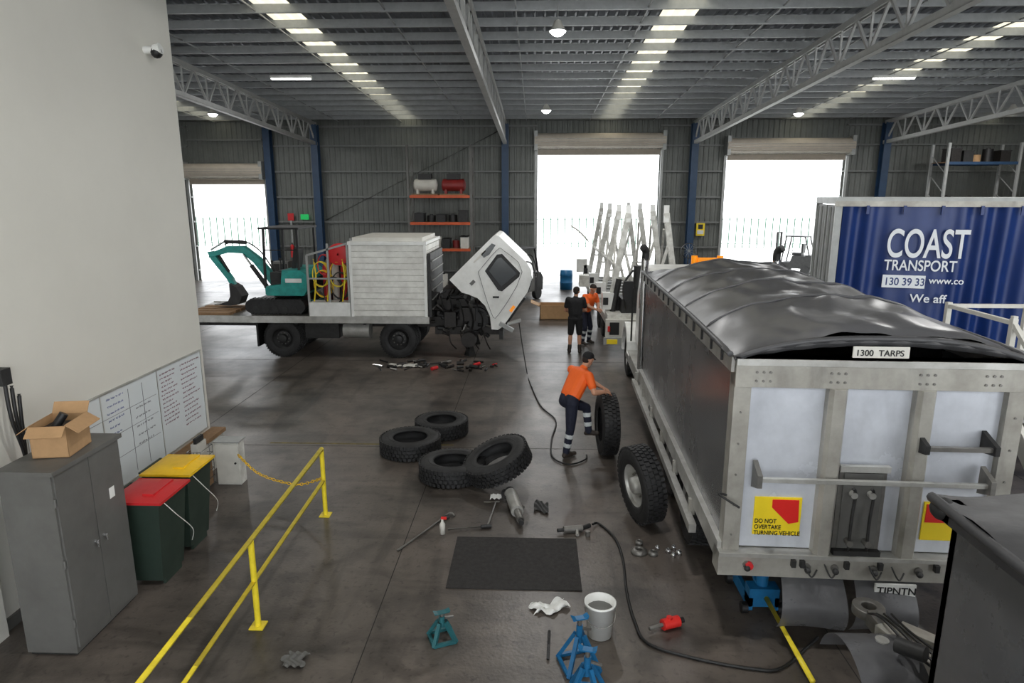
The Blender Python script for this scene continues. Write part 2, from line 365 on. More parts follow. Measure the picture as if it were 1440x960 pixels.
b.box(-2.7,-.95,17.4,17.6,.55,.75,m('grease'));b.box(-.95,-.85,17.0,18.9,.5,.75,m('dark'))
for k in range(4): b.tube([(-2.3+.3*k,17.2,.7),(-2.25+.32*k,17.1,.4),(-2.1+.3*k,17.15,.2)],.02,m('grease'),6)
for y in(17.25,18.7): b.lathe([(.16,0),(.06,.35),(.05,.44)],(-1.75,y,0),(0,0,1),m('dark'),4,smooth=False)
# tilted cab
P=[(-2.22,2.09),(-1.12,3.17),(-1.03,3.23),(-.93,3.2),(-.25,2.56),(-.12,2.35),(-.1,2.12),(-.2,1.8),(-.84,.88),(-.97,.79),(-1.14,.8),(-1.18,1.15),(-1.3,1.42),(-1.5,1.62),(-1.75,1.72),(-1.9,1.76)]
b.prism(P,'xz',16.85,19.05,m('white'))
def pane(P,y,mt,off=.012): b.prism(P,'xz',y-off,y+.004,mt)
for y in(16.85,):
    pane([(-1.3,2.32),(-.99,2.74),(-.86,2.76),(-.4,2.28),(-.42,2.18),(-.86,1.8),(-.96,1.82)],y,m('blk'),.008)
    pane([(-1.2,2.32),(-.98,2.64),(-.88,2.67),(-.48,2.26),(-.88,1.92)],y,m('glass'),.014)
    pane([(-1.4,2.74),(-1.12,3.02),(-1.02,2.98),(-1.18,2.74),(-1.32,2.66)],y,m('glass'))
    b.tube([(-1.47,16.84,2.3),(-1.0,16.84,2.84),(-.82,16.84,2.84),(-.35,16.84,2.3),(-.95,16.84,1.2),(-1.15,16.84,1.25),(-1.47,16.84,2.3)],.007,m('lockgrey'),5,3)
    b.obox((-1.02,16.83,1.65),(.16,.03,.05),m('black'))
    pane([(-1.6,2.55),(-1.3,2.85),(-1.27,2.82),(-1.57,2.52)],y,m('offwhite'))
    pane([(-.62,1.25),(-.52,1.4),(-.58,1.44),(-.68,1.3)],y,m('amber'))
    pane([(-1.7,2.0),(-1.6,2.1),(-1.54,2.04),(-1.64,1.94)],y,m('lockgrey'))
b.prism([(-.13,2.3),(-.08,2.1),(-.19,1.74),(-.22,1.76)],'xz',17.0,18.9,m('glass'))
b.prism([(-.3,1.6),(-.26,1.58),(-.75,.88),(-.8,.9)],'xz',17.1,18.8,m('dark'))
for y in(17.0,18.9): b.tube([(-.3,y,2.55),(-.1,y-.15 if y<18 else y+.15,2.5),(.02,y-.2 if y<18 else y+.2,2.1)],.018,m('black'),6,4)
b.obox((.0,16.72,2.0),(.05,.2,.4),m('black'));b.obox((-.75,16.8,.88),(.4,.12,.1),m('galv'),Matrix.Rotation(.5,3,'Y'))
b.obox((-.55,16.75,1.02),(.35,.3,.04),m('galv'),Matrix.Rotation(-.3,3,'Y'))
b.build(bev=.012)

# excavator
b=MB('mini_excavator')
for y in(17.15,18.5):
    n=22
    P=[]
    for k in range(n):
        t=2*math.pi*k/n;P.append((-6.93+(.62 if math.cos(t)>0 else -.62)+.19*math.cos(t),1.315+.19*math.sin(t)))
    b.prism(P,'xz',y,y+.3,m('rubber'))
    for k in range(14):
        x=-7.6+k*.103
        for z in(1.125,1.5): b.box(x,x+.05,y-.01,y+.31,z-.02,z+.02,m('black'))
    for k in range(5): b.cyl((-7.45+k*.26,y-.01,1.25),(-7.45+k*.26,y+.31,1.25),.08,m('dark'))
b.box(-7.5,-6.4,17.45,18.5,1.25,1.5,m('dark'));b.cyl((-6.9,18,1.5),(-6.9,18,1.6),.35,m('dark'),seg=20)
b.prism([(-7.15,1.6),(-6.15,1.6),(-6.05,1.75),(-6.05,2.15),(-6.2,2.28),(-6.7,2.28),(-6.75,1.9),(-7.15,1.85)],'xz',17.2,18.7,m('teal'))
b.box(-6.62,-6.18,17.185,17.2,1.95,2.06,m('white'))
b.box(-7.2,-7.12,17.25,18.65,1.62,1.8,m('teal'));b.box(-7.1,-6.78,17.4,17.6,1.85,2.2,m('dark'))
b.box(-6.98,-6.5,17.65,18.15,2.1,2.22,m('black'));b.obox((-6.5,17.9,2.5),(.12,.5,.62),m('black'),Matrix.Rotation(.15,3,'Y'))
for y in(17.62,18.18): b.cyl((-7.0,y,1.9),(-7.1,y,2.45),.018,m('black'));b.sph((-7.1,y,2.47),.035,m('black'))
for x in(-7.18,-6.25):
    for y in(17.25,18.6): b.beam((x,y,1.8 if x<-7 else 2.2),(x+(.05 if x<-7 else 0),y,3.34),.06,.06,m('black'))
b.box(-7.25,-6.18,17.18,18.68,3.34,3.39,m('black'))
b.beam((-6.25,17.25,2.8),(-7.15,17.25,2.8),.03,.03,m('black'))
b.box(-6.1,-6.04,17.4,18.5,1.7,2.0,m('blk'))
P=[(-7.0,1.72),(-7.12,1.98),(-7.55,2.55),(-7.95,2.86),(-8.4,2.86),(-8.92,2.66),(-8.94,2.54),(-8.4,2.68),(-8.0,2.66),(-7.72,2.42),(-7.3,1.85),(-7.15,1.66)]
b.prism(P,'xz',17.83,18.03,m('teal'))
b.prism([(-8.98,2.7),(-8.85,2.72),(-8.35,1.98),(-8.28,1.75),(-8.38,1.72),(-8.5,1.95),(-8.9,2.5)],'xz',17.85,18.01,m('teal'))
b.cyl((-7.35,17.78,1.75),(-7.75,17.78,2.35),.06,m('dark'));b.cyl((-7.75,17.78,2.35),(-7.95,17.78,2.65),.03,m('chrome'))
b.cyl((-7.9,17.93,2.95),(-8.5,17.93,2.98),.05,m('dark'));b.cyl((-8.5,17.93,2.98),(-8.9,17.93,2.75),.025,m('chrome'))
b.cyl((-8.75,17.93,2.7),(-8.45,17.93,2.15),.04,m('dark'))
b.prism([(-8.38,1.85),(-8.2,1.75),(-8.05,1.5),(-8.15,1.28),(-8.4,1.24),(-8.75,1.26),(-8.6,1.32),(-8.45,1.37),(-8.38,1.5)],'xz',17.7,18.15,m('dark'))
for k in range(4): b.box(-8.85,-8.7,17.72+k*.12,17.78+k*.12,1.25,1.28,m('steel'))
b.tube([(-7.1,17.9,2.0),(-7.5,17.9,2.7),(-8,17.9,3.0),(-8.5,17.9,2.9)],.02,m('rubber_hose'),6)
b.box(-6.03,-5.97,17.3,18.6,1.15,1.4,m('teal'));b.beam((-6.5,17.6,1.3),(-5.98,17.6,1.28),.08,.08,m('teal'));b.beam((-6.5,18.3,1.3),(-5.98,18.3,1.28),.08,.08,m('teal'))
b.build(bev=.008)

# ---------------- TIPPER TRUCK (local: x right, y forward)
b=MB('tipper_truck');W=2.45;Lb=6.4
A=m('aludirty');TF=m('tipface')
b.box(0,.05,.05,Lb,1.0,2.72,m('tipside'));b.box(W-.05,W,.05,Lb,1.0,2.72,m('tipside'));b.box(0,W,Lb-.05,Lb,1.0,2.85,m('tipside'));b.box(.05,W-.05,.1,Lb,.98,1.05,m('dark'));
b.box(.05,W-.05,.1,Lb-.05,2.3,2.32,m('blk'))
b.box(-.05,.1,0,Lb+.05,2.66,2.8,m('alu'));b.box(W-.1,W+.05,0,Lb+.05,2.66,2.8,m('alu'))
b.box(-.06,.08,.0,Lb,.8,1.0,m('alu'));b.box(W-.08,W+.06,0,Lb,.8,1.0,m('alu'))
b.box(-.14,-.06,.9,Lb+.4,.6,.7,m('alu'));
for y in np.arange(1.2,7,1.1): b.box(-.09,-.02,y,y+.05,.66,.85,A)
for x in(.75,1.6): b.box(x,x+.12,.3,10.4,.68,.96,m('dark'))
# tailgate
b.box(.1,W-.1,.03,.07,.95,2.6,TF)
b.box(-.02,.13,-.04,.12,.72,2.78,A);b.box(W-.13,W+.02,-.04,.12,.72,2.78,A)
b.box(-.02,W+.02,-.06,.1,2.54,2.8,A);b.box(-.02,W+.02,-.075,.1,2.74,2.8,m('alu'))
b.box(-.06,W+.06,-.08,.14,.7,.92,A);b.box(-.06,W+.06,-.1,.12,.9,.94,m('alu'))
for x in(.8,1.55): 
    b.prism([(x,-.05),(x+.03,-.09),(x+.13,-.09),(x+.16,-.05),(x+.16,.04),(x,.04)],'xy',.92,2.54,A)
for x0 in(.16,.8,1.55,2.1):
    for dx in(0,.06,.12): 
        for z in(2.6,2.68): b.cyl((x0+dx,-.06,z),(x0+dx,-.07,z),.012,m('steel'),seg=8)
for z in np.arange(1.1,2.5,.3):
    for x in(.05,W-.05): b.cyl((x,-.04,z),(x,-.05,z),.01,m('steel'),seg=8)
b.box(.22,W-.22,-.16,-.12,1.68,1.72,m('alu'))
for x in(.2,W-.26):
    b.prism([(-.02,1.58),(-.2,1.64),(-.2,1.76),(-.02,1.84)],'yz',x,x+.045,m('steel'))
b.box(1.62,2.2,-.17,-.13,2.02,2.06,m('steel'))
for x in(1.6,2.18): b.prism([(.02,1.96),(-.2,2.0),(-.2,2.08),(.02,2.16)],'yz',x,x+.04,m('dark'))
# grain hatch
b.box(.98,1.4,-.02,.03,.94,1.8,m('steel'));b.box(1.02,1.36,-.035,-.0,1.0,1.74,m('lockgrey'))
b.box(.97,1.41,-.06,-.01,1.76,1.82,m('alu'))
for x in(1.1,1.26):
    b.tube([(x,-.1,1.0),(x,-.09,1.3),(x+.02,-.07,1.55),(x-.02,-.1,1.62)],.014,m('dark'),8);b.cyl((x,-.12,1.08),(x,-.04,1.08),.03,m('steel'))
    b.cyl((x,-.1,1.55),(x,-.04,1.55),.03,m('alu'))
b.box(.98,1.4,-.08,-.02,.94,.99,m('dark'))
for x0 in(.26,1.78):
    b.box(x0,x0+.43,.015,.03,1.08,1.46,m('signy'))
b.prism([(.42,1.44),(.66,1.44),(.67,1.22),(.58,1.2),(.42,1.36)],'xz',.008,.016,m('signr'));b.box(1.8,2.2,.008,.016,1.26,1.44,m('signr'))
for x in(.2,.75,1.0,1.35,1.75,2.2): b.cyl((x,-.08,.82),(x,-.1,.82),.035,m('steel'));b.sph((x,-.12,.8),.03,m('dark'))
b.cyl((.22,-.08,.82),(.22,-.125,.82),.035,m('red'))
for x in(.62,.7,1.1,1.4,1.9): b.obox((x,-.1,.86),(.04,.05,.07),m('dark'))
for x in(.72,.9,1.3,1.5): b.tube([(x,-.1,.86),(x+.05,-.16,.76),(x+.12,-.1,.8)],.008,m('black'),6)
b.box(1.38,1.75,-.1,-.08,.56,.68,m('white'));
b.tube([(-.02,-.05,1.5),(-.1,-.08,1.52),(.08,-.14,1.42)],.012,m('dark'),6)
# mudflaps
for x0,x1 in((.55,1.12),(1.22,1.75)):
    b.grid(lambda u,v,x0=x0,x1=x1:(x0+(x1-x0)*u+.06*v*(u-.5),-.0-.26*math.sin(v*2.2)+.12*v,.7-.52*v+.02*math.sin(u*4)),10,10,m('flap'))
# wheels
for y in(1.85,3.2):
    for x,sg in((.14,-1),(.46,-1),(W-.46,1),(W-.14,1)): b.tyre((x,y,.52),(1,0,0),.52,.28,(m('alu'),sg),36)
    b.cyl((.1,y,.52),(W-.1,y,.52),.09,m('grease'));b.sph((W/2,y,.52),.24,m('grease'))
    for x in(.62,W-.72): b.box(x,x+.1,y-.55,y+.55,.55,.68,m('grease'))
b.cyl((.2,5,.6),(.2,6.3,.6),.28,m('alu'),seg=24);b.cyl((W-.2,4.8,.6),(W-.2,6.3,.6),.28,m('alu'),seg=24)
# tarp
def tp(u,v):
    x=-.04+(W+.08)*u;y=-.02+(Lb+.04)*v
    s=1-abs(2*u-1)**2.6
    hoop=.05*abs(math.cos(v*math.pi*5))**3
    ends=(v/.07)**.5*.45+.55 if v<.07 else (((1-v)/.15)*.75+.25 if v>.85 else 1)
    wr=.014*math.sin(u*19+v*31)+.012*math.sin(v*47-u*13)+.01*math.sin(u*41+math.sin(v*17)*3)
    return (x,y,2.8+(.32*ends+hoop)*s+wr*s)
b.grid(tp,50,110,m('tarp'))
b.grid(lambda u,v:(-.04+(W+.08)*u,-.02-.05*math.sin(v*3)-.015*math.sin(u*60),2.82+.19*(1-abs(2*u-1)**2.6)-v*.09*(1-abs(2*u-1)**6)),60,4,m('tarp2'))
b.tube([(-.04+(W+.08)*u,-.04,2.80+.19*(1-abs(2*u-1)**2.6)) for u in np.linspace(0,1,14)],.03,m('tarp2'),8,3)
for v in np.linspace(0,1,6)[1:-1]:
    P=[Vector(tp(u,v))+Vector((0,0,.004)) for u in np.linspace(0,1,16)];b.tube(P,.018,m('tarp'),6,2)
for x in(-.07,W+.07): b.tube([(x,-.02,2.83),(x,2,2.85),(x,4.5,2.84),(x,Lb,2.84)],.028,m('tarp2'),8)
for y in np.arange(.3,6.2,.45): b.obox((-.065,y,2.76),(.02,.03,.12),m('black'))
b.box(.95,1.42,-.085,-.07,2.83,2.93,m('offwhite'))
# cab
b.prism([(7.0,1.0),(6.95,2.74),(7.2,2.82),(8.4,2.78),(8.9,2.1),(9.1,1.0)],'yz',.15,2.3,m('white'))
b.prism([(9.0,1.0),(9.0,2.0),(10.2,1.8),(10.5,1.6),(10.6,.8),(9.1,.8)],'yz',.55,1.95,m('white'))
for x0,x1 in((-.02,.5),(1.97,2.49)):
    P=[(8.7,.7)]+[(9.7-.66*math.cos(t),.62+.66*math.sin(t)) for t in np.linspace(.15,3.0,10)]+[(10.4,.5),(10.2,.5)]+[(9.7+.56*math.cos(t),.6+.56*math.sin(t)) for t in np.linspace(.1,3.0,10)]
    b.prism(P,'yz',x0,x1,m('white'))
for x,sg in((.18,-1),(2.3,1)): b.tyre((x,9.7,.5),(1,0,0),.5,.3,(m('alu'),sg),36)
b.box(.12,.16,7.5,8.3,1.85,2.5,m('glass'));b.prism([(8.42,2.74),(8.46,2.74),(8.92,2.1),(8.88,2.1)],'yz',.3,2.15,m('glass'))
for x,sg in((.0,1),(2.45,-1)): b.cyl((x+.02*sg,6.8,.9),(x+.02*sg,6.8,3.05),.07,m('chrome'));b.tube([(x+.02*sg,6.8,3.0),(x+.02*sg,6.78,3.18),(x-.04*sg,6.7,3.26)],.07,m('dark'),10)
for x in(.05,.2): b.cyl((x,8.9,1.0),(x,8.9,2.2),.02,m('dark'))
b.obox((-.1,8.5,2.2),(.2,.08,.4),m('black'))
b.box(.95,1.6,7.2,7.4,2.8,2.9,m('dark'));b.cyl((1.03,7.3,2.9),(1.03,7.3,3.06),.06,m('amber'));b.cyl((1.52,7.3,2.9),(1.52,7.3,3.06),.06,m('amber'));b.box(1.09,1.46,7.24,7.36,2.9,3.02,m('amber'))
b.box(0,.5,6.9,9.05,.5,.75,m('alu'));b.box(.3,2.2,10.55,10.75,.45,.85,m('chrome'))
t=b.build((1.8,5.78,0),-.035,bev=.006)
text('DO NOT\nOVERTAKE\nTURNING VEHICLE',t,(.27,.012,1.2),.06,m('blk'),name='warning_lettering',sx=.83)
text('TIPNTN',t,(1.4,-.102,.58),.1,m('blk'),name='plate_lettering')
text('1300  TARPS',t,(.97,-.088,2.85),.075,m('blk'),name='tarp_lettering')

# ------- foreground trailer
b=MB('tipper_trailer');b.T=Matrix.Translation((.12,.0,0))
b.box(2.3,2.36,.6,3.6,.95,2.42,m('tipside'));b.box(4.74,4.8,.6,3.6,.95,2.42,m('tipside'));b.box(2.3,4.8,3.54,3.6,.95,2.42,m('tipside'));b.box(2.3,4.8,.6,3.6,.9,.97,m('dark'));b.box(2.3,4.8,.6,.66,.95,2.42,m('tipside'))
b.box(2.24,2.36,.6,3.66,2.36,2.47,m('tarp2'));b.box(2.24,4.86,3.54,3.68,2.36,2.47,m('tarp2'));b.box(4.74,4.86,.6,3.66,2.36,2.47,m('tarp2'))
b.grid(lambda u,v:(2.22+2.66*u,.6+3.12*v,2.48+.16*(1-abs(2*u-1)**2.4)*(1-v**6)+.015*math.sin(u*23+v*9)+.015*math.sin(v*31)),24,24,m('tarp2'))
b.tube([(2.22,.6,2.47),(2.2,2,2.46),(2.22,3.7,2.47)],.03,m('tarp2'));b.sph((2.26,3.64,2.42),.07,m('dark'))
for x in(3.0,3.9): b.box(x,x+.12,.6,3.6,.7,.9,m('dark'))
for x,sg in((2.46,-1),(4.64,1)):
    for y in(1.2,2.6): b.tyre((x,y,.52),(1,0,0),.5,.28,(m('alu'),sg),30)
for y in(1.2,2.6): b.cyl((2.4,y,.52),(4.7,y,.52),.08,m('grease'))
b.build(bev=.006)
b=MB('trailer_drawbar')
b.beam((3.2,3.75,.75),(2.85,4.9,.7),.12,.16,m('aludirty'));b.beam((4.0,3.75,.75),(3.0,4.9,.7),.12,.16,m('aludirty'))
b.beam((2.6,3.9,.72),(4.2,3.9,.72),.1,.12,m('dark'));b.beam((2.9,4.8,.7),(2.9,5.1,.7),.14,.14,m('steel'));b.lathe([(.06,-.04),(.13,-.04),(.13,.04),(.06,.04)],(2.9,5.2,.7),(0,0,1),m('steel'),18,True)
b.grid(lambda u,v:(2.4+.5*u,4.55+.42*math.sin((v-.5)*2.6),.42+.42*math.cos((v-.5)*2.6)),8,14,m('flap'))
b.grid(lambda u,v:(2.5+.4*u,3.95+.36*math.sin((v-.5)*2.6),.52+.34*math.cos((v-.5)*2.6)),8,14,m('flap'))
b.cyl((2.7,4.6,.0),(2.7,4.6,.85),.05,m('alu'));b.cyl((3.25,4.5,0),(3.25,4.5,.55),.06,m('dark'));b.cyl((3.25,4.5,0),(3.25,4.5,.03),.12,m('dark'))
for k in range(4): b.tube([(2.8+.06*k,5.0,.8),(2.75+.08*k,4.7,.95-.04*k),(2.9+.07*k,4.3,.85),(3.1+.06*k,3.8,.95)],.012,m('rubber_hose'),6)
b.box(2.95,3.15,4.1,4.4,.78,.9,m('steel'));b.cyl((2.72,4.45,.92),(2.85,4.3,.95),.06,m('dark'))
b.build(bev=.006)

# ------- curtain-sided trailer
b=MB('curtain_side_trailer');CL=12.5
b.box(0,CL,0.05,2.5,1.1,1.25,m('galv'));b.box(-.02,CL,-.03,2.53,4.04,4.17,m('galv'));b.box(-.04,CL+.02,-.05,.03,4.0,4.1,m('aludirty'))
for x in(-.02,CL-.1):
    for y in(0,2.4): b.box(x,x+.12,y,y+.1,1.1,4.05,m('galv'))
b.box(0.02,.06,.1,2.4,1.25,4.02,m('lockgrey'));b.box(0.0,.03,1.22,1.28,1.25,4.02,m('galv'))
for y in(.5,1.0,1.6,2.1): b.cyl((-.02,y,1.2),(-.02,y,3.98),.018,m('galv'))
b.box(CL-.05,CL,0,2.5,1.25,3.9,m('offwhite'));b.box(.1,CL,2.46,2.5,1.25,3.98,m('curtain'))
def cf(u,v):
    x=.12+(CL-.2)*u;amp=.012+.055*math.exp(-((x-.42)/.42)**2)+.07*math.exp(-((x-2.7)/.55)**2)
    bulge=.03*math.sin(x*2.1+v*2.2)+.016*math.sin(x*5.3-v*3)
    return (x,.02+amp*math.sin(x*17+.8*math.sin(x*3)+.6*v)*(.7+.4*v)+bulge*math.sin(v*3.1),4.0-2.8*v)
b.grid(cf,560,20,m('curtain'))
for x in np.arange(.5,CL,.62): b.box(x,x+.045,-.085,-.08,1.1,1.5,m('black'));b.box(x,x+.05,-.08,-.05,3.86,4.02,m('curtain'))
for x in(.8,2.0,10.5,11.6):
    for y,sg in((.2,-1),(2.3,1)): b.tyre((x,y,.5),(0,1,0),.5,.3,(m('alu'),sg),30)
    b.cyl((x,.1,.5),(x,2.4,.5),.08,m('grease'))
for y in(.8,1.6): b.box(.1,CL,y,y+.12,.8,1.1,m('dark'))
ct=b.build((5.72,13.06,0),-.25)
text('COAST',ct,(.9,-.085,3.08),.74,m('text'),name='logo_lettering',sx=.56)
text('TRANSPORT',ct,(.9,-.085,2.83),.28,m('text'),name='logo_lettering_small',sx=.76)
b=MB('phone_panel');b.box(.9,1.62,-.09,-.085,2.5,2.74,m('text'));b.build(parent=ct)
text('130 39 33',ct,(.93,-.093,2.55),.2,m('curtain'),name='phone_lettering',sx=.85)
text('www.co',ct,(1.68,-.085,2.6),.17,m('text'),name='web_lettering');text('We aff',ct,(1.4,-.085,2.24),.22,m('text'),name='slogan_lettering')

# access stairs
b=MB('access_stairs');w=m('offwhite');b.T=Matrix.Translation((.42,0,0))@Matrix.Diagonal((1,1,.95,1))
for x in(4.95,5.95):
    b.beam((x,5.4,.06),(x,7.5,2.0),.06,.2,w);b.beam((x,5.3,1.0),(x,7.5,2.95),.05,.05,w);b.beam((x,5.35,.55),(x,7.5,2.5),.035,.035,w)
    for k in range(4): y=5.4+k*.7;b.beam((x,y,.05+.93*(y-5.4)),(x,y,1.08+.93*(y-5.4)),.05,.05,w)
    b.beam((x,7.5,0),(x,7.5,3.0),.06,.06,w);b.beam((x,8.7,0),(x,8.7,3.0),.06,.06,w);b.beam((x,7.5,2.95),(x,8.7,2.95),.05,.05,w);b.beam((x,7.5,2.5),(x,8.7,2.5),.04,.04,w);b.beam((x,7.5,.3),(x,8.7,1.8),.04,.04,w)
for k in range(8): y=5.55+k*.245;b.box(4.97,5.93,y,y+.22,.2+k*.228,.23+k*.228,m('galv'))
b.box(4.95,5.95,7.5,8.7,1.98,2.03,m('galv'));b.beam((4.95,8.7,2.95),(5.95,8.7,2.95),.05,.05,w)
b.build()

# ------- A-frame trailer
b=MB('glass_frame_trailer');w=m('whitedirty')
b.box(1.9,2.0,17.3,27,.8,1.0,w);b.box(3.9,4.0,17.3,27,.8,1.0,w)
for y in np.arange(17.4,27,.8): b.box(1.95,3.95,y,y+.1,.85,.97,m('galv'))
for y in(18.0,20.1,22.6,25.4):
    for x,sx in((1.95,1),(3.95,-1)):
        b.beam((x+.05*sx,y,1.0),(x+.5*sx,y,3.75),.13,.15,w);b.beam((x+.5*sx,y-.02,3.5),(x+.5*sx,y,3.95),.1,.13,m('white'))
        b.beam((x+.9*sx,y,1.0),(x+.38*sx,y,3.0),.07,.07,w);b.obox((x+.02*sx,y,1.4),(.3,.3,.45),m('white'));b.obox((x-.05,y-.16,1.4),(.14,.02,.2),m('blk'))
        b.beam((x+.2*sx,y,2.0),(x+.7*sx,y,2.0),.05,.05,w)
b.beam((2.2,18,2.3),(2.2,25.4,2.3),.06,.08,w)
for k,y in enumerate((18.2,20.3,22.8)):
    b.beam((2.1,y,1.4),(2.4,y+2,3.2),.06,.06,w);b.beam((3.5,y+.3,3.3),(3.75,y+2,1.4),.06,.06,w)
b.tube([(2.0,25.4,2.5),(1.6,25.2,2.9),(1.3,25.3,3.1)],.03,m('offwhite'));b.obox((1.75,25.4,1.6),(.4,.3,.5),m('white'));b.obox((1.75,24.0,1.2),(.35,.5,.4),m('whitedirty'))
b.box(1.85,4.05,17.15,17.3,.55,1.02,m('offwhite'));b.box(1.8,4.1,17.1,17.16,.35,.55,m('galv'))
for x in(1.88,2.35,3.2,3.7): b.box(x,x+.28,17.08,17.12,.38,.5,m('signy'));b.box(x+.02,x+.1,17.12,17.14,.7,.85,m('redb'))
b.box(1.95,2.2,17.12,17.15,.62,.95,m('blk'));b.box(1.9,4.0,17.3,18.0,.97,1.12,w);b.box(2.3,3.6,17.6,18.4,1.1,1.5,m('dark'))
b.cyl((2.7,17.5,1.4),(2.7,17.5,2.4),.13,m('dark'));b.tube([(2.4,17.4,1.2),(2.3,17.3,1.9),(2.55,17.4,2.3)],.03,m('black'))
b.obox((2.15,18.4,1.3),(.3,.5,.4),m('dark'));b.cyl((2.1,17.9,1.1),(2.25,17.9,2.0),.08,m('dark'))
for y in(20,21.2,25.5):
    for x,sg in((2.15,-1),(3.75,1)): b.tyre((x,y,.46),(1,0,0),.45,.26,(m('dark'),sg),30)
    b.cyl((2.1,y,.45),(3.8,y,.45),.06,m('grease'))
b.build(bev=.006)

# ------- racks
def rack(x0,x1,y0,y1,h,levels,um,bm,items):
    b=MB('pallet_rack')
    for x in(x0,x1):
        for y in(y0,y1): b.box(x-.05,x+.05,y-.05,y+.05,0,h,um)
        z=.3
        while z+.8<h: b.beam((x,y0,z),(x,y1,z+.8),.03,.03,um);z+=.8
    for z in levels:
        for y in(y0,y1): b.box(x0,x1,y-.03,y+.03,z,z+.12,bm)
        b.box(x0,x1,y0,y1,z+.1,z+.12,m('wood'))
    for it in items: it(b)
    b.build()
def comp(x,z,mt):
    def f(b):
        b.cyl((x-.45,31.1,z+.45),(x+.45,31.1,z+.45),.28,m(mt),seg=18);b.sph((x-.45,31.1,z+.45),.28,m(mt),(.4,1,1));b.sph((x+.45,31.1,z+.45),.28,m(mt),(.4,1,1))
        b.box(x-.3,x+.3,30.9,31.3,z+.7,z+.95,m('dark'));b.box(x-.4,x-.3,30.9,31.3,z,z+.3,m(mt));b.box(x+.3,x+.4,30.9,31.3,z,z+.3,m(mt));b.box(x-.6,x+.6,30.7,31.5,z-.02,z+.06,m('wood'))
    return f
D('tankred',c(130,36,34),.45)
def stuff(x0,x1,z,n,y=31):
    def f(b):
        rr=random.Random(int(x0*10+z*7))
        for k in range(n):
            x=x0+(x1-x0)*(k+.5)/n;w_=(x1-x0)/n*.4;h=rr.uniform(.2,.6);mt=rr.choice(['dark','grease','cardboard','offwhite','black','lockgrey','tankred'])
            if rr.random()<.5: b.box(x-w_,x+w_,y-.4,y+.3,z,z+h,m(mt));b.box(x-w_-.02,x+w_+.02,y-.42,y+.32,z+h-.04,z+h,m('dark'))
            else: b.cyl((x,y,z),(x,y,z+h),w_,m(mt));b.cyl((x,y,z+h),(x,y,z+h+.05),w_*.4,m('dark'))
    return f
rack(-5.8,-2.95,30.5,31.6,6.4,[1.7,2.9,4.1],m('lockgrey'),m('obeam'),[comp(-3.8,4.22,'tankred'),comp(-5.1,4.22,'offwhite'),stuff(-5.6,-3.1,3.02,5),stuff(-5.6,-3.1,1.82,6),stuff(-5.6,-3.1,0,5)])
rack(17.6,20.6,30,31.2,6.4,[2.0,3.7,5.5],m('galv'),m('blue_steel'),[stuff(17.8,20.4,5.62,5,30.6),stuff(17.8,20.4,3.82,5,30.6),stuff(17.8,20.4,2.1,4,30.6)])
rack(20.9,23.9,28,29.2,6.0,[2.0,4.0,5.5],m('galv'),m('blue_steel'),[stuff(21,23.7,4.12,4,28.6),stuff(21,23.7,5.62,4,28.6)])
def forklift(loc,rz,mt):
    b=MB('forklift')
    b.prism([(-1.0,.35),(-1.1,.9),(-.9,1.05),(.0,1.05),(.1,.7),(.7,.65),(.75,.35)],'yz',-.5,.5,m(mt));b.prism([(-1.15,.35),(-1.2,.85),(-1.0,1.1),(-.7,1.1),(-.7,.35)],'yz',-.52,.52,m('dark'))
    for x in(-.45,.45):
        b.beam((x,-.9,1.05),(x,-.6,2.1),.06,.06,m('black'));b.beam((x,.6,.65),(x,.4,2.1),.06,.06,m('black'));b.beam((x*.7,.95,.1),(x*.7,.95,2.3),.1,.12,m('dark'))
    b.box(-.5,.5,-.65,.45,2.08,2.14,m('black'));b.box(-.25,.25,-.4,.1,1.05,1.2,m('black'));b.obox((0,-.42,1.45),(.45,.1,.5),m('black'))
    for z in(.3,1.2,2.25): b.box(-.35,.35,.92,.98,z,z+.08,m('dark'))
    for x in(-.3,.3): b.box(x-.06,x+.06,1.0,2.1,.06,.11,m('steel'));b.box(x-.06,x+.06,1.0,1.06,.06,.6,m('steel'))
    for x in(-.48,.48):
        b.cyl((x-.1,.6,.3),(x+.1,.6,.3),.3,m('rubber'),seg=20);b.cyl((x-.09,-.75,.25),(x+.09,-.75,.25),.25,m('rubber'),seg=20)
    b.cyl((0,.3,1.0),(0,.15,1.3),.02,m('black'));b.lathe([(.15,-.015),(.18,0),(.15,.015)],(0,.15,1.32),(0,-.5,1),m('black'),16,True)
    b.build(loc,rz)
forklift((-.75,27,0),2.6,'lockgrey');forklift((14.6,38,-.125),.9,'dark')
b=MB('exit_sign');b.box(-11.6,-11.2,32.74,32.79,3.05,3.3,m('signg'));b.build()
b=MB('fire_extinguisher');b.cyl((-12.1,32.68,1.2),(-12.1,32.68,1.75),.09,m('red'));b.sph((-12.1,32.68,1.75),.09,m('red'));b.cyl((-12.1,32.68,1.8),(-12.1,32.68,1.92),.03,m('black'));b.box(-12.25,-11.95,32.76,32.79,3.0,3.35,m('red'));b.box(-12.14,-12.06,32.77,32.79,1.2,3.0,m('galv'));b.build()
b=MB('warning_sign');b.box(7.75,8.15,32.75,32.79,2.3,2.9,m('signy'));b.box(7.8,8.1,32.74,32.75,2.38,2.56,m('white'));b.box(7.84,8.06,32.74,32.75,2.62,2.84,m('dark'));b.build()
b=MB('pedestal_fan');b.cyl((6.8,30,0),(6.8,30,1.6),.03,m('dark'));b.cyl((6.8,30,0),(6.8,30,.04),.25,m('dark'))
b.lathe([(.32,-.08),(.35,0),(.32,.08)],(6.8,29.9,1.8),(0,1,0),m('dark'),20,True)
for k in range(12):
    a=k*math.pi/6;b.cyl((6.8,29.82,1.8),(6.8+.33*math.cos(a),29.84,1.8+.33*math.sin(a)),.006,m('galv'),seg=5)
b.build()
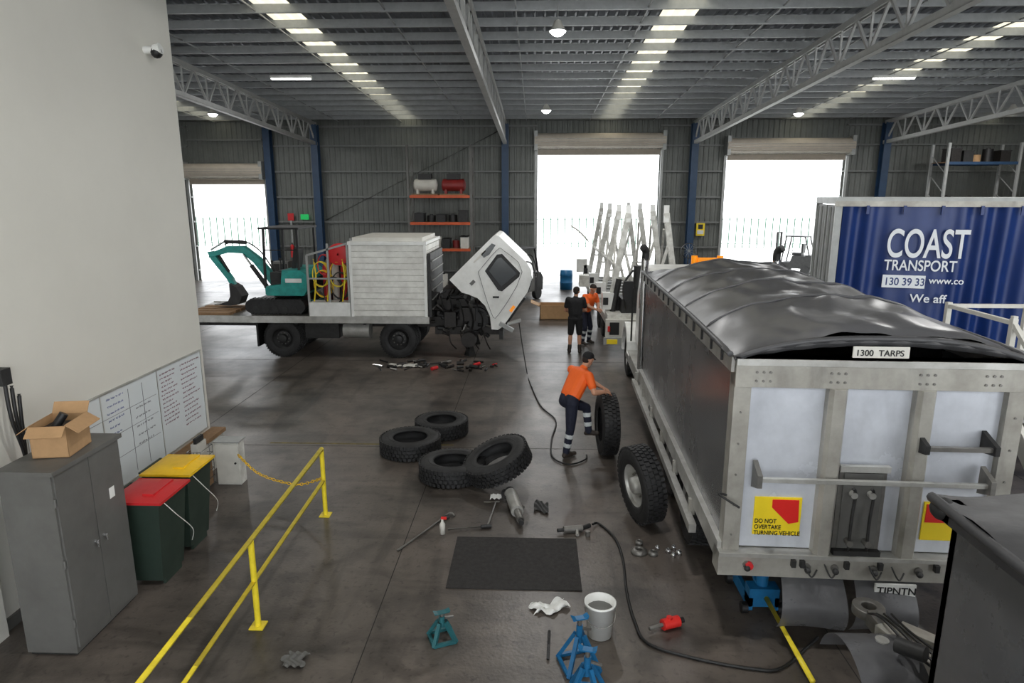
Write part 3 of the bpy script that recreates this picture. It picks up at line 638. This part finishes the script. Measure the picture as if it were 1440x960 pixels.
b=MB('cardboard_carton');P=m('cardboard')
b.box(.15,1.2,22.6,23.3,0,.02,P)
for a_ in((.15,1.2,22.6,22.62),(.15,1.2,23.28,23.3),(.15,.17,22.6,23.3),(1.18,1.2,22.6,23.3)): b.box(*a_,0,.5,P)
b.obox((-.0,22.95,.52),(.36,.7,.015),P,Matrix.Rotation(.4,3,'Y'));b.obox((1.33,22.95,.42),(.3,.7,.015),P,Matrix.Rotation(.7,3,'Y'));b.build()
b=MB('blue_drum');b.lathe([(0.001,0),(.28,0),(.29,.3),(.3,.31),(.29,.32),(.29,.6),(.3,.61),(.28,.88),(0.001,.88)],(1.4,30.3,0),(0,0,1),m('blue'));b.build()
b=MB('hose_cabinet');b.box(-12.7,-11.9,31.4,32.2,0,1.1,m('lockgrey'));b.box(-12.65,-12.32,31.37,31.4,.1,1.0,m('dark'));b.box(-12.28,-11.95,31.37,31.4,.1,1.0,m('dark'));b.build()
b=MB('tool_chest');b.box(-9.8,-8.6,31.4,32.1,.1,1.3,m('tankred'))
for z in(.3,.6,.9,1.1): b.box(-9.75,-8.65,31.37,31.4,z,z+.18,m('tankred'));b.box(-9.5,-8.9,31.34,31.37,z+.1,z+.12,m('galv'))
for x in(-9.7,-8.7): b.cyl((x,31.6,.05),(x+.05,31.6,.05),.05,m('black'))
b.build()
b=MB('perimeter_fence')
for x in np.arange(-30,40,.6): b.box(x,x+.07,57,57.07,-.125,2.4,m('fence'))
for z in(.2,2.2): b.box(-30,40,57.02,57.05,z,z+.05,m('fence'))
b.build()

# ------- LEFT FOREGROUND
b=MB('steel_cabinet');L_=m('lockgrey')
b.box(-4.72,-4.24,5.25,6.2,.03,1.83,L_);b.box(-4.74,-4.2,5.23,6.22,1.8,1.84,L_);b.box(-4.7,-4.26,5.27,6.18,0,.06,m('dark'))
b.box(-4.24,-4.222,5.27,5.72,.08,1.79,L_);b.box(-4.24,-4.222,5.73,6.18,.08,1.79,L_)
for y in(5.66,5.79): b.cyl((-4.22,y,.95),(-4.19,y,.95),.018,m('chrome'));b.obox((-4.19,y,.93),(.015,.02,.07),m('chrome'))
b.box(-4.222,-4.219,5.95,6.03,1.25,1.36,m('white'))
for z in(.3,.9,1.5):
    for y in(5.255,6.17): b.cyl((-4.235,y,z),(-4.235,y,z+.08),.012,L_,seg=8)
b.build(bev=.006)
def openbox(name,cn,sx,sy,h,rz):
    b=MB(name);P=m('cardboard');t=.006
    b.box(-sx,sx,-sy,sy,0,t,P);b.box(-sx,-sx+t,-sy,sy,0,h,P);b.box(sx-t,sx,-sy,sy,0,h,P);b.box(-sx,sx,-sy,-sy+t,0,h,P);b.box(-sx,sx,sy-t,sy,0,h,P)
    b.obox((-sx-.05,0,h-.03),(.14,sy*2,t),P,Matrix.Rotation(-.6,3,'Y'));b.obox((sx+.05,0,h-.03),(.14,sy*2,t),P,Matrix.Rotation(.6,3,'Y'))
    b.obox((0,sy+.03,h+.05),(sx*2,.12,t),P,Matrix.Rotation(1.0,3,'X'));b.obox((0,-sy-.04,h-.04),(sx*2,.12,t),P,Matrix.Rotation(.7,3,'X'))
    b.box(-sx*.8,sx*.8,-sy*.8,sy*.8,h*.5,h*.8,m('dark'));b.cyl((-.05,0,h*.7),(.03,.05,h*1.15),.04,m('black'))
    b.build(cn,rz)
openbox('cardboard_box',(-4.47,5.75,1.845),.16,.2,.3,.15)
def bin_(loc,lid):
    b=MB('wheelie_bin');g=m('green');b.T=Matrix.Diagonal((.84,1,1,1))
    def ring(x0,x1,y0,y1,z): return [(x0,y0,z),(x1,y0,z),(x1,y1,z),(x0,y1,z)]
    V=ring(-.22,.2,-.22,.22,.06)+ring(-.3,.3,-.28,.28,.98)+ring(-.33,.33,-.3,.3,.98)+ring(-.33,.33,-.3,.3,1.02)
    F=[(0,1,2,3)]
    for k in range(3):
        for i in range(4): F.append((k*4+i,k*4+(i+1)%4,(k+1)*4+(i+1)%4,(k+1)*4+i))
    b.add(V,F,g)
    b.grid(lambda u,v:(-.36+.71*u,-.31+.62*v,1.025+.05*(1-abs(2*u-1)**3)*(1-abs(2*v-1)**3)),12,12,lid)
    b.box(-.36,.35,-.31,-.3,1.0,1.03,lid);b.box(-.36,.35,.3,.31,1.0,1.03,lid);b.box(.34,.355,-.31,.31,1.0,1.03,lid)
    b.box(.05,.2,-.2,.2,1.05,1.08,lid)
    b.cyl((-.42,-.22,1.0),(-.42,.22,1.0),.018,g);b.beam((-.42,-.22,1.0),(-.3,-.22,.97),.03,.03,g);b.beam((-.42,.22,1.0),(-.3,.22,.97),.03,.03,g)
    for y in(-.24,.24): b.cyl((-.26,y-.03,.1),(-.26,y+.03,.1),.1,m('rubber'),seg=18)
    b.cyl((-.26,-.25,.1),(-.26,.25,.1),.012,m('steel'))
    b.box(.16,.2,-.17,.17,0,.07,g)
    b.tube([(.3,-.2,1.0),(.4,-.1,.8),(.42,.15,.5),(.33,.25,.3)],.006,m('whitedirty'),5)
    b.build(loc,0,bev=.006)
bin_((-4.24,6.62,0),m('red'));bin_((-4.3,7.34,0),m('ylid'))
b=MB('electrical_box');w=m('whitedirty')
b.box(-4.7,-4.35,9.0,9.2,0,.66,w);b.box(-4.69,-4.36,8.985,9.0,.03,.63,m('offwhite'));b.cyl((-4.4,8.98,.35),(-4.4,8.965,.35),.015,m('black'));b.box(-4.72,-4.33,8.98,9.22,.66,.68,m('galv'))
b.build(bev=.004)
b=MB('wire_basket')
for x in np.linspace(-4.96,-4.76,5):
    for y in(8.7,9.05): b.cyl((x,y,0),(x,y,.62),.006,m('chrome'),seg=5)
for z in np.linspace(.02,.62,6): b.tube([(-4.96,8.7,z),(-4.76,8.7,z),(-4.76,9.05,z),(-4.96,9.05,z),(-4.96,8.7,z)],.006,m('chrome'),5,sm=False)
b.box(-4.94,-4.78,8.72,9.03,.02,.4,m('wood'));b.box(-4.92,-4.82,8.75,9.0,.4,.72,m('offwhite'));b.box(-4.88,-4.84,8.76,8.98,.72,.8,m('dark'));b.build()
b=MB('folded_cloth_pile');b.grid(lambda u,v:(-5.17+.16*u,8.1+.5*v,.57+.1*math.sin(u*3.1)*abs(math.sin(v*9))),8,16,m('dark'));b.build()
b=MB('handrail');y_=m('yellow');hx=lambda y:-2.7-.025*(y-4)
for y in(8.1,5.75,3.4,1.0):
    b.cyl((hx(y),y,0),(hx(y),y,.94),.03,y_);b.box(hx(y)-.07,hx(y)+.07,y-.07,y+.07,0,.012,y_)
b.tube([(hx(1),1,.94),(hx(8.1),8.1,.94)],.03,y_,12,sm=False);b.tube([(hx(1),1,.5),(hx(8.1),8.1,.5)],.026,y_,12,sm=False)
b.sph((hx(8.1),8.1,.94),.032,y_);b.build()
b=MB('safety_chain')
P=crom([(-2.86,8.15,.5),(-3.3,8.4,.3),(-3.9,8.65,.33),(-4.3,8.9,.5)],10)
for i,p in enumerate(P):
    d=(P[min(i+1,len(P)-1)]-P[max(0,i-1)]).normalized();s_=d.cross(Vector((0,0,1))).normalized() if i%2 else Vector((0,0,1))
    b.tube([p+d*.035*math.cos(t)+s_*.018*math.sin(t) for t in np.linspace(0,6.283,9)],.006,m('ylid'),5,1)
b.build()
b=MB('strip_curtain')
for k in range(4): b.obox((-5.12,5.0+.15*k,1.1),(.012,.13,2.2),m('offwhite' if k%2 else 'lockgrey'))
b.box(-5.19,-5.08,4.9,5.62,2.2,2.32,m('dark'))
for q in range(3): b.tube([(-5.1+.02*q,5.95+.05*q,2.5-.1*q),(-5.05,5.9+.06*q,2.1),(-5.06,6.0,1.6),(-5.08,5.85+.05*q,1.2),(-5.05,5.9,.05)],.018,m('black'))
b.obox((-5.12,5.95,2.5),(.1,.12,.16),m('dark'));b.build()

# ------- FLOOR ITEMS
b=MB('rubber_mat');b.box(-.96,.53,6.46,7.57,.001,.013,m('mat'))
for k in range(30): b.box(-.94+k*.049,-.93+k*.049,6.48,7.55,.013,.015,m('mat'))
b.build(rz=0)
def loosetyre(loc,ax,R=.51):
    b=MB('truck_tyre');b.tyre((0,0,0),ax,R,.28);b.build(loc)
loosetyre((-2.08,10.4,.145),(0,0,1));loosetyre((-1.25,9.42,.145),(0,.02,1));loosetyre((-1.68,11.3,.145),(0,0,1),.48)
loosetyre((-.55,9.22,.355),(-.37,-.14,.92))
loosetyre((1.2,10.45,.515),(1,.08,0))
b=MB('truck_wheel');b.tyre((0,0,0),(1,.28,.1),.51,.28,(m('alu'),-1));b.build((1.4,8.1,.52))
b=MB('bucket');b.lathe([(0.001,.005),(.12,.005),(.145,.34),(.155,.34),(.155,.36),(.14,.36),(.115,.02),(0.001,.02)],(0,0,0),(0,0,1),m('white'),28)
b.cyl((0,0,.2),(0,0,.28),.125,m('lockgrey'),.13);b.tube([(-.15,0,.3),(-.12,-.13,.22),(0,-.17,.18),(.12,-.13,.22),(.15,0,.3)],.004,m('steel'));b.build((.65,5.75,0))
def jackstand(loc,mt,h=.3,s=.14,rz=0):
    b=MB('axle_stand')
    for sx in(-1,1):
        for sy in(-1,1): b.beam((sx*s,sy*s,.01),(sx*.03,sy*.03,h*.8),.035,.035,mt)
    for sy in(-1,1): b.beam((-s,sy*s,.02),(s,sy*s,.02),.03,.03,mt);b.beam((sy*s,-s,.02),(sy*s,s,.02),.03,.03,mt)
    b.cyl((0,0,h*.6),(0,0,h*1.05),.03,mt);b.cyl((0,0,h*.9),(0,0,h*1.2),.02,m('steel'));b.prism([(-.07,h*1.2),(-.08,h*1.28),(-.04,h*1.23),(.04,h*1.23),(.08,h*1.28),(.07,h*1.2)],'xz',-.03,.03,mt);b.beam((0,0,h*.95),(.12,.02,h*.85),.02,.02,m('steel'))
    b.build(loc,rz)
jackstand((-.88,5.62,0),m('tealjack'),.24,.11,.4);jackstand((.42,5.3,0),m('blue'),.4,.15,.3);jackstand((.46,4.88,0),m('blue'),.4,.15,-.2)
b=MB('cleaning_rag')
b.grid(lambda u,v:(.0+.34*u+.05*math.sin(v*6),6.0+.16*v+.1*u+.04*math.sin(u*9),.012+.05*abs(math.sin(u*8+v*5))*abs(math.cos(v*6-u*3))),20,12,m('white'));b.build()
b=MB('rag_scrap');b.grid(lambda u,v:(-2.3+.2*u+.03*math.sin(v*9),5.15+.2*v,.01+.03*abs(math.sin(u*9+v*7))),14,10,m('lockgrey'));b.build()
b=MB('grease_gun');b.cyl((1.28,5.83,.06),(1.45,5.9,.06),.055,m('redb'));b.cyl((1.14,5.77,.055),(1.28,5.83,.06),.02,m('steel'));b.cyl((1.35,5.86,.06),(1.35,5.86,.13),.03,m('redb'));b.cyl((1.45,5.9,.06),(1.5,5.92,.06),.03,m('black'));b.build()
b=MB('impact_wrench');
b.cyl((-.33,8.62,.11),(-.22,8.1,.1),.085,m('alu'),seg=20);b.cyl((-.22,8.1,.1),(-.17,7.88,.09),.05,m('steel'));b.cyl((-.17,7.88,.09),(-.16,7.8,.09),.035,m('dark'));b.cyl((-.35,8.7,.11),(-.33,8.62,.11),.07,m('dark'))
b.tube([(-.33,8.66,.12),(-.43,8.7,.12),(-.43,8.55,.1),(-.3,8.45,.1)],.02,m('dark'));b.cyl((-.2,8.3,.08),(-.14,8.33,.05),.025,m('steel'));b.build()
b=MB('cleaning_cloth');b.grid(lambda u,v:(.0+.2*u,8.25+.3*v+.05*math.sin(u*6),.01+.03*abs(math.sin(u*9+v*6))),12,12,m('dark'));b.build()
b=MB('white_rag');b.grid(lambda u,v:(-.62+.16*u,8.62+.14*v,.01+.03*abs(math.sin(u*8+v*9))),10,10,m('white'));b.build()
b=MB('air_ratchet');b.cyl((.38,7.72,.05),(.62,7.77,.05),.045,m('steel'));b.cyl((.62,7.77,.05),(.72,7.85,.05),.03,m('dark'));b.cyl((.55,7.75,.05),(.55,7.63,.03),.022,m('alu'));b.cyl((.3,7.7,.05),(.38,7.72,.05),.025,m('dark'));b.cyl((.68,7.66,.0),(.68,7.66,.07),.03,m('steel'));b.build()
b=MB('pry_bar');b.tube([(-1.64,7.2,.02),(-1.2,8.05,.02)],.016,m('steel'),sm=False);b.cyl((-1.22,8.02,.02),(-1.13,8.06,.03),.03,m('dark'));b.tube([(-1.2,8.05,.02),(-1.12,8.14,.04),(-1.06,8.1,.02)],.016,m('steel'));b.build()
b=MB('wheel_brace');b.tube([(-1.1,7.72,.03),(-.6,7.82,.03)],.013,m('steel'),sm=False);b.tube([(-.6,7.82,.03),(-.53,8.5,.04)],.013,m('steel'),sm=False);b.cyl((-.68,7.8,.03),(-.55,7.83,.03),.025,m('dark'));b.tube([(-.7,8.5,.03),(-.48,8.52,.03)],.012,m('alu'),sm=False);b.build()
b=MB('spray_bottle');b.lathe([(.001,0),(.035,0),(.037,.13),(.015,.17),(.015,.2),(.001,.2)],(-1.16,7.66,0),(0,0,1),m('offwhite'),14);b.obox((-1.14,7.66,.215),(.07,.02,.03),m('redb'));b.build()
b=MB('hub_parts')
for x,y,r in((1.27,7.28,.1),(1.43,7.24,.06),(1.3,7.48,.05),(1.62,7.3,.035),(1.7,7.38,.03),(1.5,7.36,.03),(1.66,7.2,.03),(1.74,7.26,.035)):
    b.lathe([(r*.4,0),(r,0),(r*.95,.04),(r*.5,.06),(r*.4,.05)],(x,y,0),(0,0,1),m('steel' if r>.04 else 'chrome'),16,True)
b.build()
b=MB('engine_parts');random.seed(5)
for k in range(44):
    x=random.uniform(-3.8,-.9);y=random.uniform(15.5,16.5);mt=m(random.choice(['steel','dark','dark','black','chrome','grease','red','grease','grease']))
    a=random.uniform(0,3.1);l=random.uniform(.05,.35);r=random.uniform(.015,.045)
    b.cyl((x,y,r),(x+l*math.cos(a),y+l*math.sin(a),r),r,mt,seg=8)
b.grid(lambda u,v:(-3.7+.9*u,15.9+.3*v,.01+.03*abs(math.sin(u*13+v*7))),20,8,m('offwhite'));b.build()
b=MB('trolley_jack');B_=m('blue')
b.box(2.2,2.24,6.1,6.75,.06,.2,B_);b.box(2.46,2.5,6.1,6.75,.06,.2,B_);b.box(2.2,2.5,6.1,6.25,.1,.3,B_);b.cyl((2.35,6.2,.2),(2.35,6.2,.5),.06,B_);b.beam((2.35,6.2,.3),(2.35,6.7,.4),.12,.05,B_);b.cyl((2.35,6.7,.4),(2.35,6.7,.46),.07,m('dark'))
for x in(2.17,2.53):
    for y in(6.15,6.7): b.cyl((x-.03,y,.06),(x+.03,y,.06),.06,m('black'))
b.tube([(2.37,6.1,.2),(2.42,5.4,.1),(2.45,5.1,.05)],.025,m('yellow'),10,sm=False);b.build()
b=MB('bottle_jack');b.box(2.5,2.72,6.95,7.15,0,.05,B_);b.cyl((2.61,7.05,.05),(2.61,7.05,.35),.07,B_);b.cyl((2.61,7.05,.35),(2.61,7.05,.5),.03,m('chrome'));b.build()
b=MB('steel_bar');b.tube([(.14,5.35,.02),(.16,5.75,.02)],.014,m('dark'),sm=False);b.build()
b=MB('air_hose');b.tube([(.76,7.88,.05),(.85,7.95,.02),(1.01,7.6,.02),(1.05,7.1,.02),(1.01,6.46,.02),(1.02,5.95,.02),(1.1,5.6,.02),(1.51,5.4,.02),(2.0,5.28,.02),(2.25,5.3,.02),(2.6,5.6,.02),(2.76,5.75,.02)],.015,m('rubber_hose'),8,8);b.build()
b=MB('air_hose');b.tube([(-.42,16.7,1.0),(-.33,16.4,.5),(-.2,15.6,.02),(-.1,14.5,.02),(.12,12.9,.02),(.4,12.0,.02),(.3,11.0,.02),(.3,10.2,.02),(.55,9.9,.02),(.82,10.1,.02),(.86,10.3,.02)],.014,m('rubber_hose'),8,8);b.build()

# ---------------- PEOPLE
def capmesh(p0,r0,p1,r1,seg=12):
    p0=Vector(p0);p1=Vector(p1);dv=p1-p0
    if dv.length<1e-5: p1=p0+Vector((0,0,1e-4))
    d,a,b_=ortho(p1-p0);R=[]
    for k in range(1,5): t=math.pi/2*k/5;R.append((p0-d*r0*math.cos(t),r0*math.sin(t)))
    R.append((p0,r0));R.append((p1,r1))
    for k in range(4,0,-1): t=math.pi/2*k/5;R.append((p1+d*r1*math.cos(t),r1*math.sin(t)))
    V=[p0-d*r0];F=[]
    for c0,r in R:
        for i in range(seg): t=2*math.pi*i/seg;V.append(c0+(a*math.cos(t)+b_*math.sin(t))*r)
    V.append(p1+d*r1);n=len(R)
    for i in range(seg):
        F.append((0,1+(i+1)%seg,1+i));F.append((len(V)-1,1+(n-1)*seg+i,1+(n-1)*seg+(i+1)%seg))
        for k in range(n-1): F.append((1+k*seg+i,1+k*seg+(i+1)%seg,1+(k+1)*seg+(i+1)%seg,1+(k+1)*seg+i))
    return V,F
def meld(b,caps,vox,sm=3):
    V=[];F=[]
    for p0,r0,p1,r1,l in caps:
        v,f=capmesh(p0,r0,p1,r1);o=len(V);V+=[tuple(q) for q in v];F+=[tuple(o+i for i in g) for g in f]
    me=bpy.data.meshes.new('tmp');me.from_pydata(V,[],F);me.update()
    o=bpy.data.objects.new('tmp',me);S.collection.objects.link(o)
    r=o.modifiers.new('r','REMESH');r.mode='VOXEL';r.voxel_size=vox
    s_=o.modifiers.new('s','SMOOTH');s_.factor=.5;s_.iterations=sm
    dg=bpy.context.evaluated_depsgraph_get();dg.update();ev=o.evaluated_get(dg);em=ev.to_mesh()
    n=len(em.vertices);co=np.empty(n*3);em.vertices.foreach_get('co',co);co=co.reshape(-1,3)
    fs=[tuple(p.vertices) for p in em.polygons];cen=np.empty(len(fs)*3);em.polygons.foreach_get('center',cen);cen=cen.reshape(-1,3)
    ev.to_mesh_clear();bpy.data.objects.remove(o);bpy.data.meshes.remove(me)
    best=np.full(len(fs),9.);lab=np.zeros(len(fs),int);labs=[]
    for p0,r0,p1,r1,l in caps:
        if l not in labs: labs.append(l)
        a=np.array(p0);d=np.array(p1)-a;L2=max(d@d,1e-9);t=np.clip(((cen-a)@d)/L2,0,1)
        dist=np.linalg.norm(cen-a-t[:,None]*d,axis=1)-(r0+(r1-r0)*t)
        k=dist<best;best[k]=dist[k];lab[k]=labs.index(l)
    o0=len(b.v);b.v+=[tuple(x) for x in co]
    for l in labs:
        if m(l) not in b.mats: b.mats.append(m(l))
    ix=[b.mats.index(m(l)) for l in labs]
    for f,l in zip(fs,lab): b.f.append(tuple(o0+i for i in f));b.mi.append(ix[l]);b.sm.append(True)
def hand(b,wr,d,n,side,curl=.5,lab='skin'):
    wr=Vector(wr);d=Vector(d).normalized();n=Vector(n);n=(n-d*n.dot(d)).normalized();s=d.cross(n)*side
    caps=[(wr-d*.03,.027,wr+d*.02,.026,lab)]
    for i,off in enumerate((.033,.011,-.011,-.033)):
        k=wr+d*(.085-.006*abs(i-1))+s*off
        caps.append((wr+d*.015+s*off*.5,.017,k,.0125,lab))
        L=[.036,.042,.039,.029][i];p=k;ang=curl*.5
        for j,sc in enumerate((1,.7,.5)):
            dd=d*math.cos(ang)+n*math.sin(ang);q=p+dd*L*sc;caps.append((p,.0098-.001*j,q,.009-.001*j,lab));p=q;ang+=curl
    t0=wr+d*.025+s*.025;t1=t0+(d*.6+s*.75+n*.25).normalized()*.045;t2=t1+(d*.85+s*.3+n*.4).normalized()*.032;t3=t2+(d*.9+n*.5).normalized()*.025
    caps+= [(t0,.017,t1,.0125,lab),(t1,.0115,t2,.0105,lab),(t2,.0105,t3,.009,lab)]
    meld(b,caps,.0045,2)
def person(name,J,shirt,pants,F,short=False,bands=False,hat=None,hands=()):
    b=MB(name);v={k:Vector(x) for k,x in J.items()};C=[]
    def cp(a,ra,c_,rc,l): C.append((tuple(a),ra,tuple(c_),rc,l))
    lerp=lambda a,c_,t:a+(c_-a)*t
    P,Ch,N,H=v['pelvis'],v['chest'],v['neck'],v['head'];lat=(v['shR']-v['shL']).normalized();lp=(v['hipR']-v['hipL']).normalized()
    cp(v['hipL'],.112,v['hipR'],.112,pants);cp(P+lp*-.07,.115,lerp(P,Ch,.3)-lat*.06,.11,pants);cp(P+lp*.07,.115,lerp(P,Ch,.3)+lat*.06,.11,pants)
    W=lerp(P,Ch,.22)
    for s in(-1,-.5,.5,1):
        cp(W+lat*.065*s,.124,Ch+lat*.085*s,.126,shirt)
    for s in(-1,1): cp(Ch+lat*.09*s,.112,v['shR' if s>0 else 'shL']*.9+Ch*.1,.078,shirt)
    cp(W,.124,Ch,.126,shirt);cp(Ch,.1,lerp(Ch,N,.8),.07,shirt);cp(lerp(Ch,N,.5),.06,H+(N-H)*.3,.055,'skin')
    for s in'LR':
        sh,el,wr=v['sh'+s],v['el'+s],v['wr'+s]
        cp(sh,.075,lerp(sh,el,.62),.068,shirt);cp(lerp(sh,el,.3),.05,el,.045,'skin')
        cp(el,.045,lerp(el,wr,.35),.047,'skin');cp(lerp(el,wr,.35),.047,wr,.029,'skin')
        hp,kn,an,toe=v['hip'+s],v['kn'+s],v['an'+s],v['toe'+s]
        cp(hp,.108,lerp(hp,kn,.5),.094,pants);cp(lerp(hp,kn,.5),.094,kn if not short else lerp(hp,kn,.92),.074 if not short else .085,pants)
        if short: cp(lerp(hp,kn,.8),.062,kn,.056,'skin')
        cp(kn,.07 if not short else .054,lerp(kn,an,.35),.069 if not short else .06,pants if not short else 'skin');cp(lerp(kn,an,.35),.069 if not short else .06,an,.058 if not short else .037,pants if not short else 'skin')
        if bands:
            for q,r in((.26,.0725),(.66,.067)): cp(lerp(kn,an,q),r,lerp(kn,an,q+.07),r-.001,'band')
        cp(lerp(kn,an,.8),.056,an,.054,'boot');hd=(an-toe);hd.z=0;hd.normalize()
        ah=Vector((an.x,an.y,toe.z));cp(an,.045,ah+hd*.04,.04,'boot');cp(ah+hd*.04,.04,toe,.038,'boot');cp(lerp(an,ah,.3),.045,lerp(ah,toe,.6),.045,'boot')
    F=Vector(F).normalized();up=(H-N).normalized();up=(up-F*up.dot(F)).normalized();sd=F.cross(up)
    cp(H+up*.035-F*.02,.088,H+up*.03+F*.015,.08,'skin');cp(H-up*.01+F*.02,.068,H-up*.08+F*.045,.04,'skin')
    cp(H+F*.09+up*.012,.009,H+F*.108-up*.025,.014,'skin')
    cp(H+F*.086+up*.038-sd*.03,.01,H+F*.086+up*.038+sd*.03,.01,'skin')
    cp(H+F*.078-up*.057-sd*.018,.008,H+F*.078-up*.057+sd*.018,.008,'lip')
    for s in(-1,1): cp(H+sd*.082*s+up*.02-F*.01,.016,H+sd*.08*s-up*.018-F*.005,.012,'skin')
    cp(H+up*.055-F*.03,.092,H+up*.066+F*.0,.082,hat or 'hair');cp(H+up*.0-F*.045,.068,H+up*.04-F*.04,.08,'hair')
    if hat:
        for q in(-.05,-.025,0,.025,.05): cp(H+up*.07+F*.05+sd*q,.014,H+up*.066+F*(.15-abs(q)*.6)+sd*q*.8,.009,hat)
    meld(b,C,.0075,4)
    for s in(-1,1): b.sph(H+F*.078+up*.012+sd*.032*s,.013,m('white'));b.sph(H+F*.087+up*.012+sd*.032*s,.0065,m('blk'))
    for (w,d,n,sd_,cu) in hands: hand(b,v[w],d,n,sd_,cu)
    return b.build()
person('mechanic',dict(pelvis=(.55,10.3,.97),chest=(.74,10.5,1.33),neck=(.81,10.57,1.45),head=(.87,10.62,1.55),
 shR=(.87,10.34,1.36),shL=(.61,10.66,1.38),elR=(.95,10.19,1.12),wrR=(1.13,10.32,1.1),elL=(.88,10.74,1.2),wrL=(1.12,10.6,1.09),
 hipR=(.6,10.23,.93),hipL=(.5,10.37,.93),knR=(.58,10.2,.5),anR=(.52,10.22,.11),toeR=(.66,10.32,.042),knL=(.86,10.55,.76),anL=(.9,10.5,.37),toeL=(1.05,10.5,.33)),
 'orange','navy',(.7,.55,-.5),bands=True,hat='blkcloth',hands=(('wrR',(.75,.5,-.35),(0,0,-1),1,.3),('wrL',(.9,-.3,-.35),(0,0,-1),-1,.3)))
person('worker',dict(pelvis=(1.08,17.7,1.0),chest=(1.08,17.7,1.4),neck=(1.08,17.72,1.54),head=(1.1,17.75,1.67),
 shR=(1.28,17.7,1.47),shL=(.88,17.7,1.47),elR=(1.36,17.76,1.17),wrR=(1.24,17.98,1.1),elL=(.81,17.76,1.17),wrL=(.93,17.98,1.1),
 hipR=(1.17,17.7,.95),hipL=(.99,17.7,.95),knR=(1.2,17.73,.52),anR=(1.21,17.68,.12),toeR=(1.25,17.84,.042),knL=(.96,17.72,.52),anL=(.94,17.68,.12),toeL=(.92,17.85,.042)),
 'blkcloth','blkcloth',(.35,.93,-.2),short=True,hands=(('wrR',(-.5,.8,0),(0,0,-1),-1,.5),('wrL',(.5,.8,0),(0,0,-1),1,.5)))
person('mechanic',dict(pelvis=(1.42,18.85,.95),chest=(1.54,18.7,1.36),neck=(1.59,18.64,1.5),head=(1.62,18.58,1.63),
 shR=(1.39,18.58,1.42),shL=(1.71,18.82,1.42),elR=(1.5,18.4,1.16),wrR=(1.7,18.36,1.08),elL=(1.79,18.66,1.16),wrL=(1.76,18.46,1.1),
 hipR=(1.36,18.78,.9),hipL=(1.49,18.92,.9),knR=(1.42,18.64,.5),anR=(1.36,18.7,.11),toeR=(1.47,18.56,.042),knL=(1.59,18.85,.5),anL=(1.56,18.95,.11),toeL=(1.68,18.82,.042)),
 'orange','navy',(.5,-.75,-.45),bands=True,hands=(('wrR',(.9,.1,-.3),(0,0,-1),-1,.5),('wrL',(.6,-.6,-.2),(0,0,-1),1,.5)))

# ---------------- WORLD / CAMERA
wd=bpy.data.worlds.new('World');S.world=wd;wd.use_nodes=True
bg=wd.node_tree.nodes['Background'];bg.inputs['Color'].default_value=(.94,.97,1,1);bg.inputs['Strength'].default_value=3.7
cd=bpy.data.cameras.new('Camera');cd.sensor_width=36;cd.lens=23.25;cd.clip_end=600
co=bpy.data.objects.new('Camera',cd);S.collection.objects.link(co);co.location=(0,0,4.2);co.rotation_euler=(math.pi/2-.2170,0,.036);S.camera=co
S.view_settings.view_transform='Standard';S.view_settings.exposure=.08
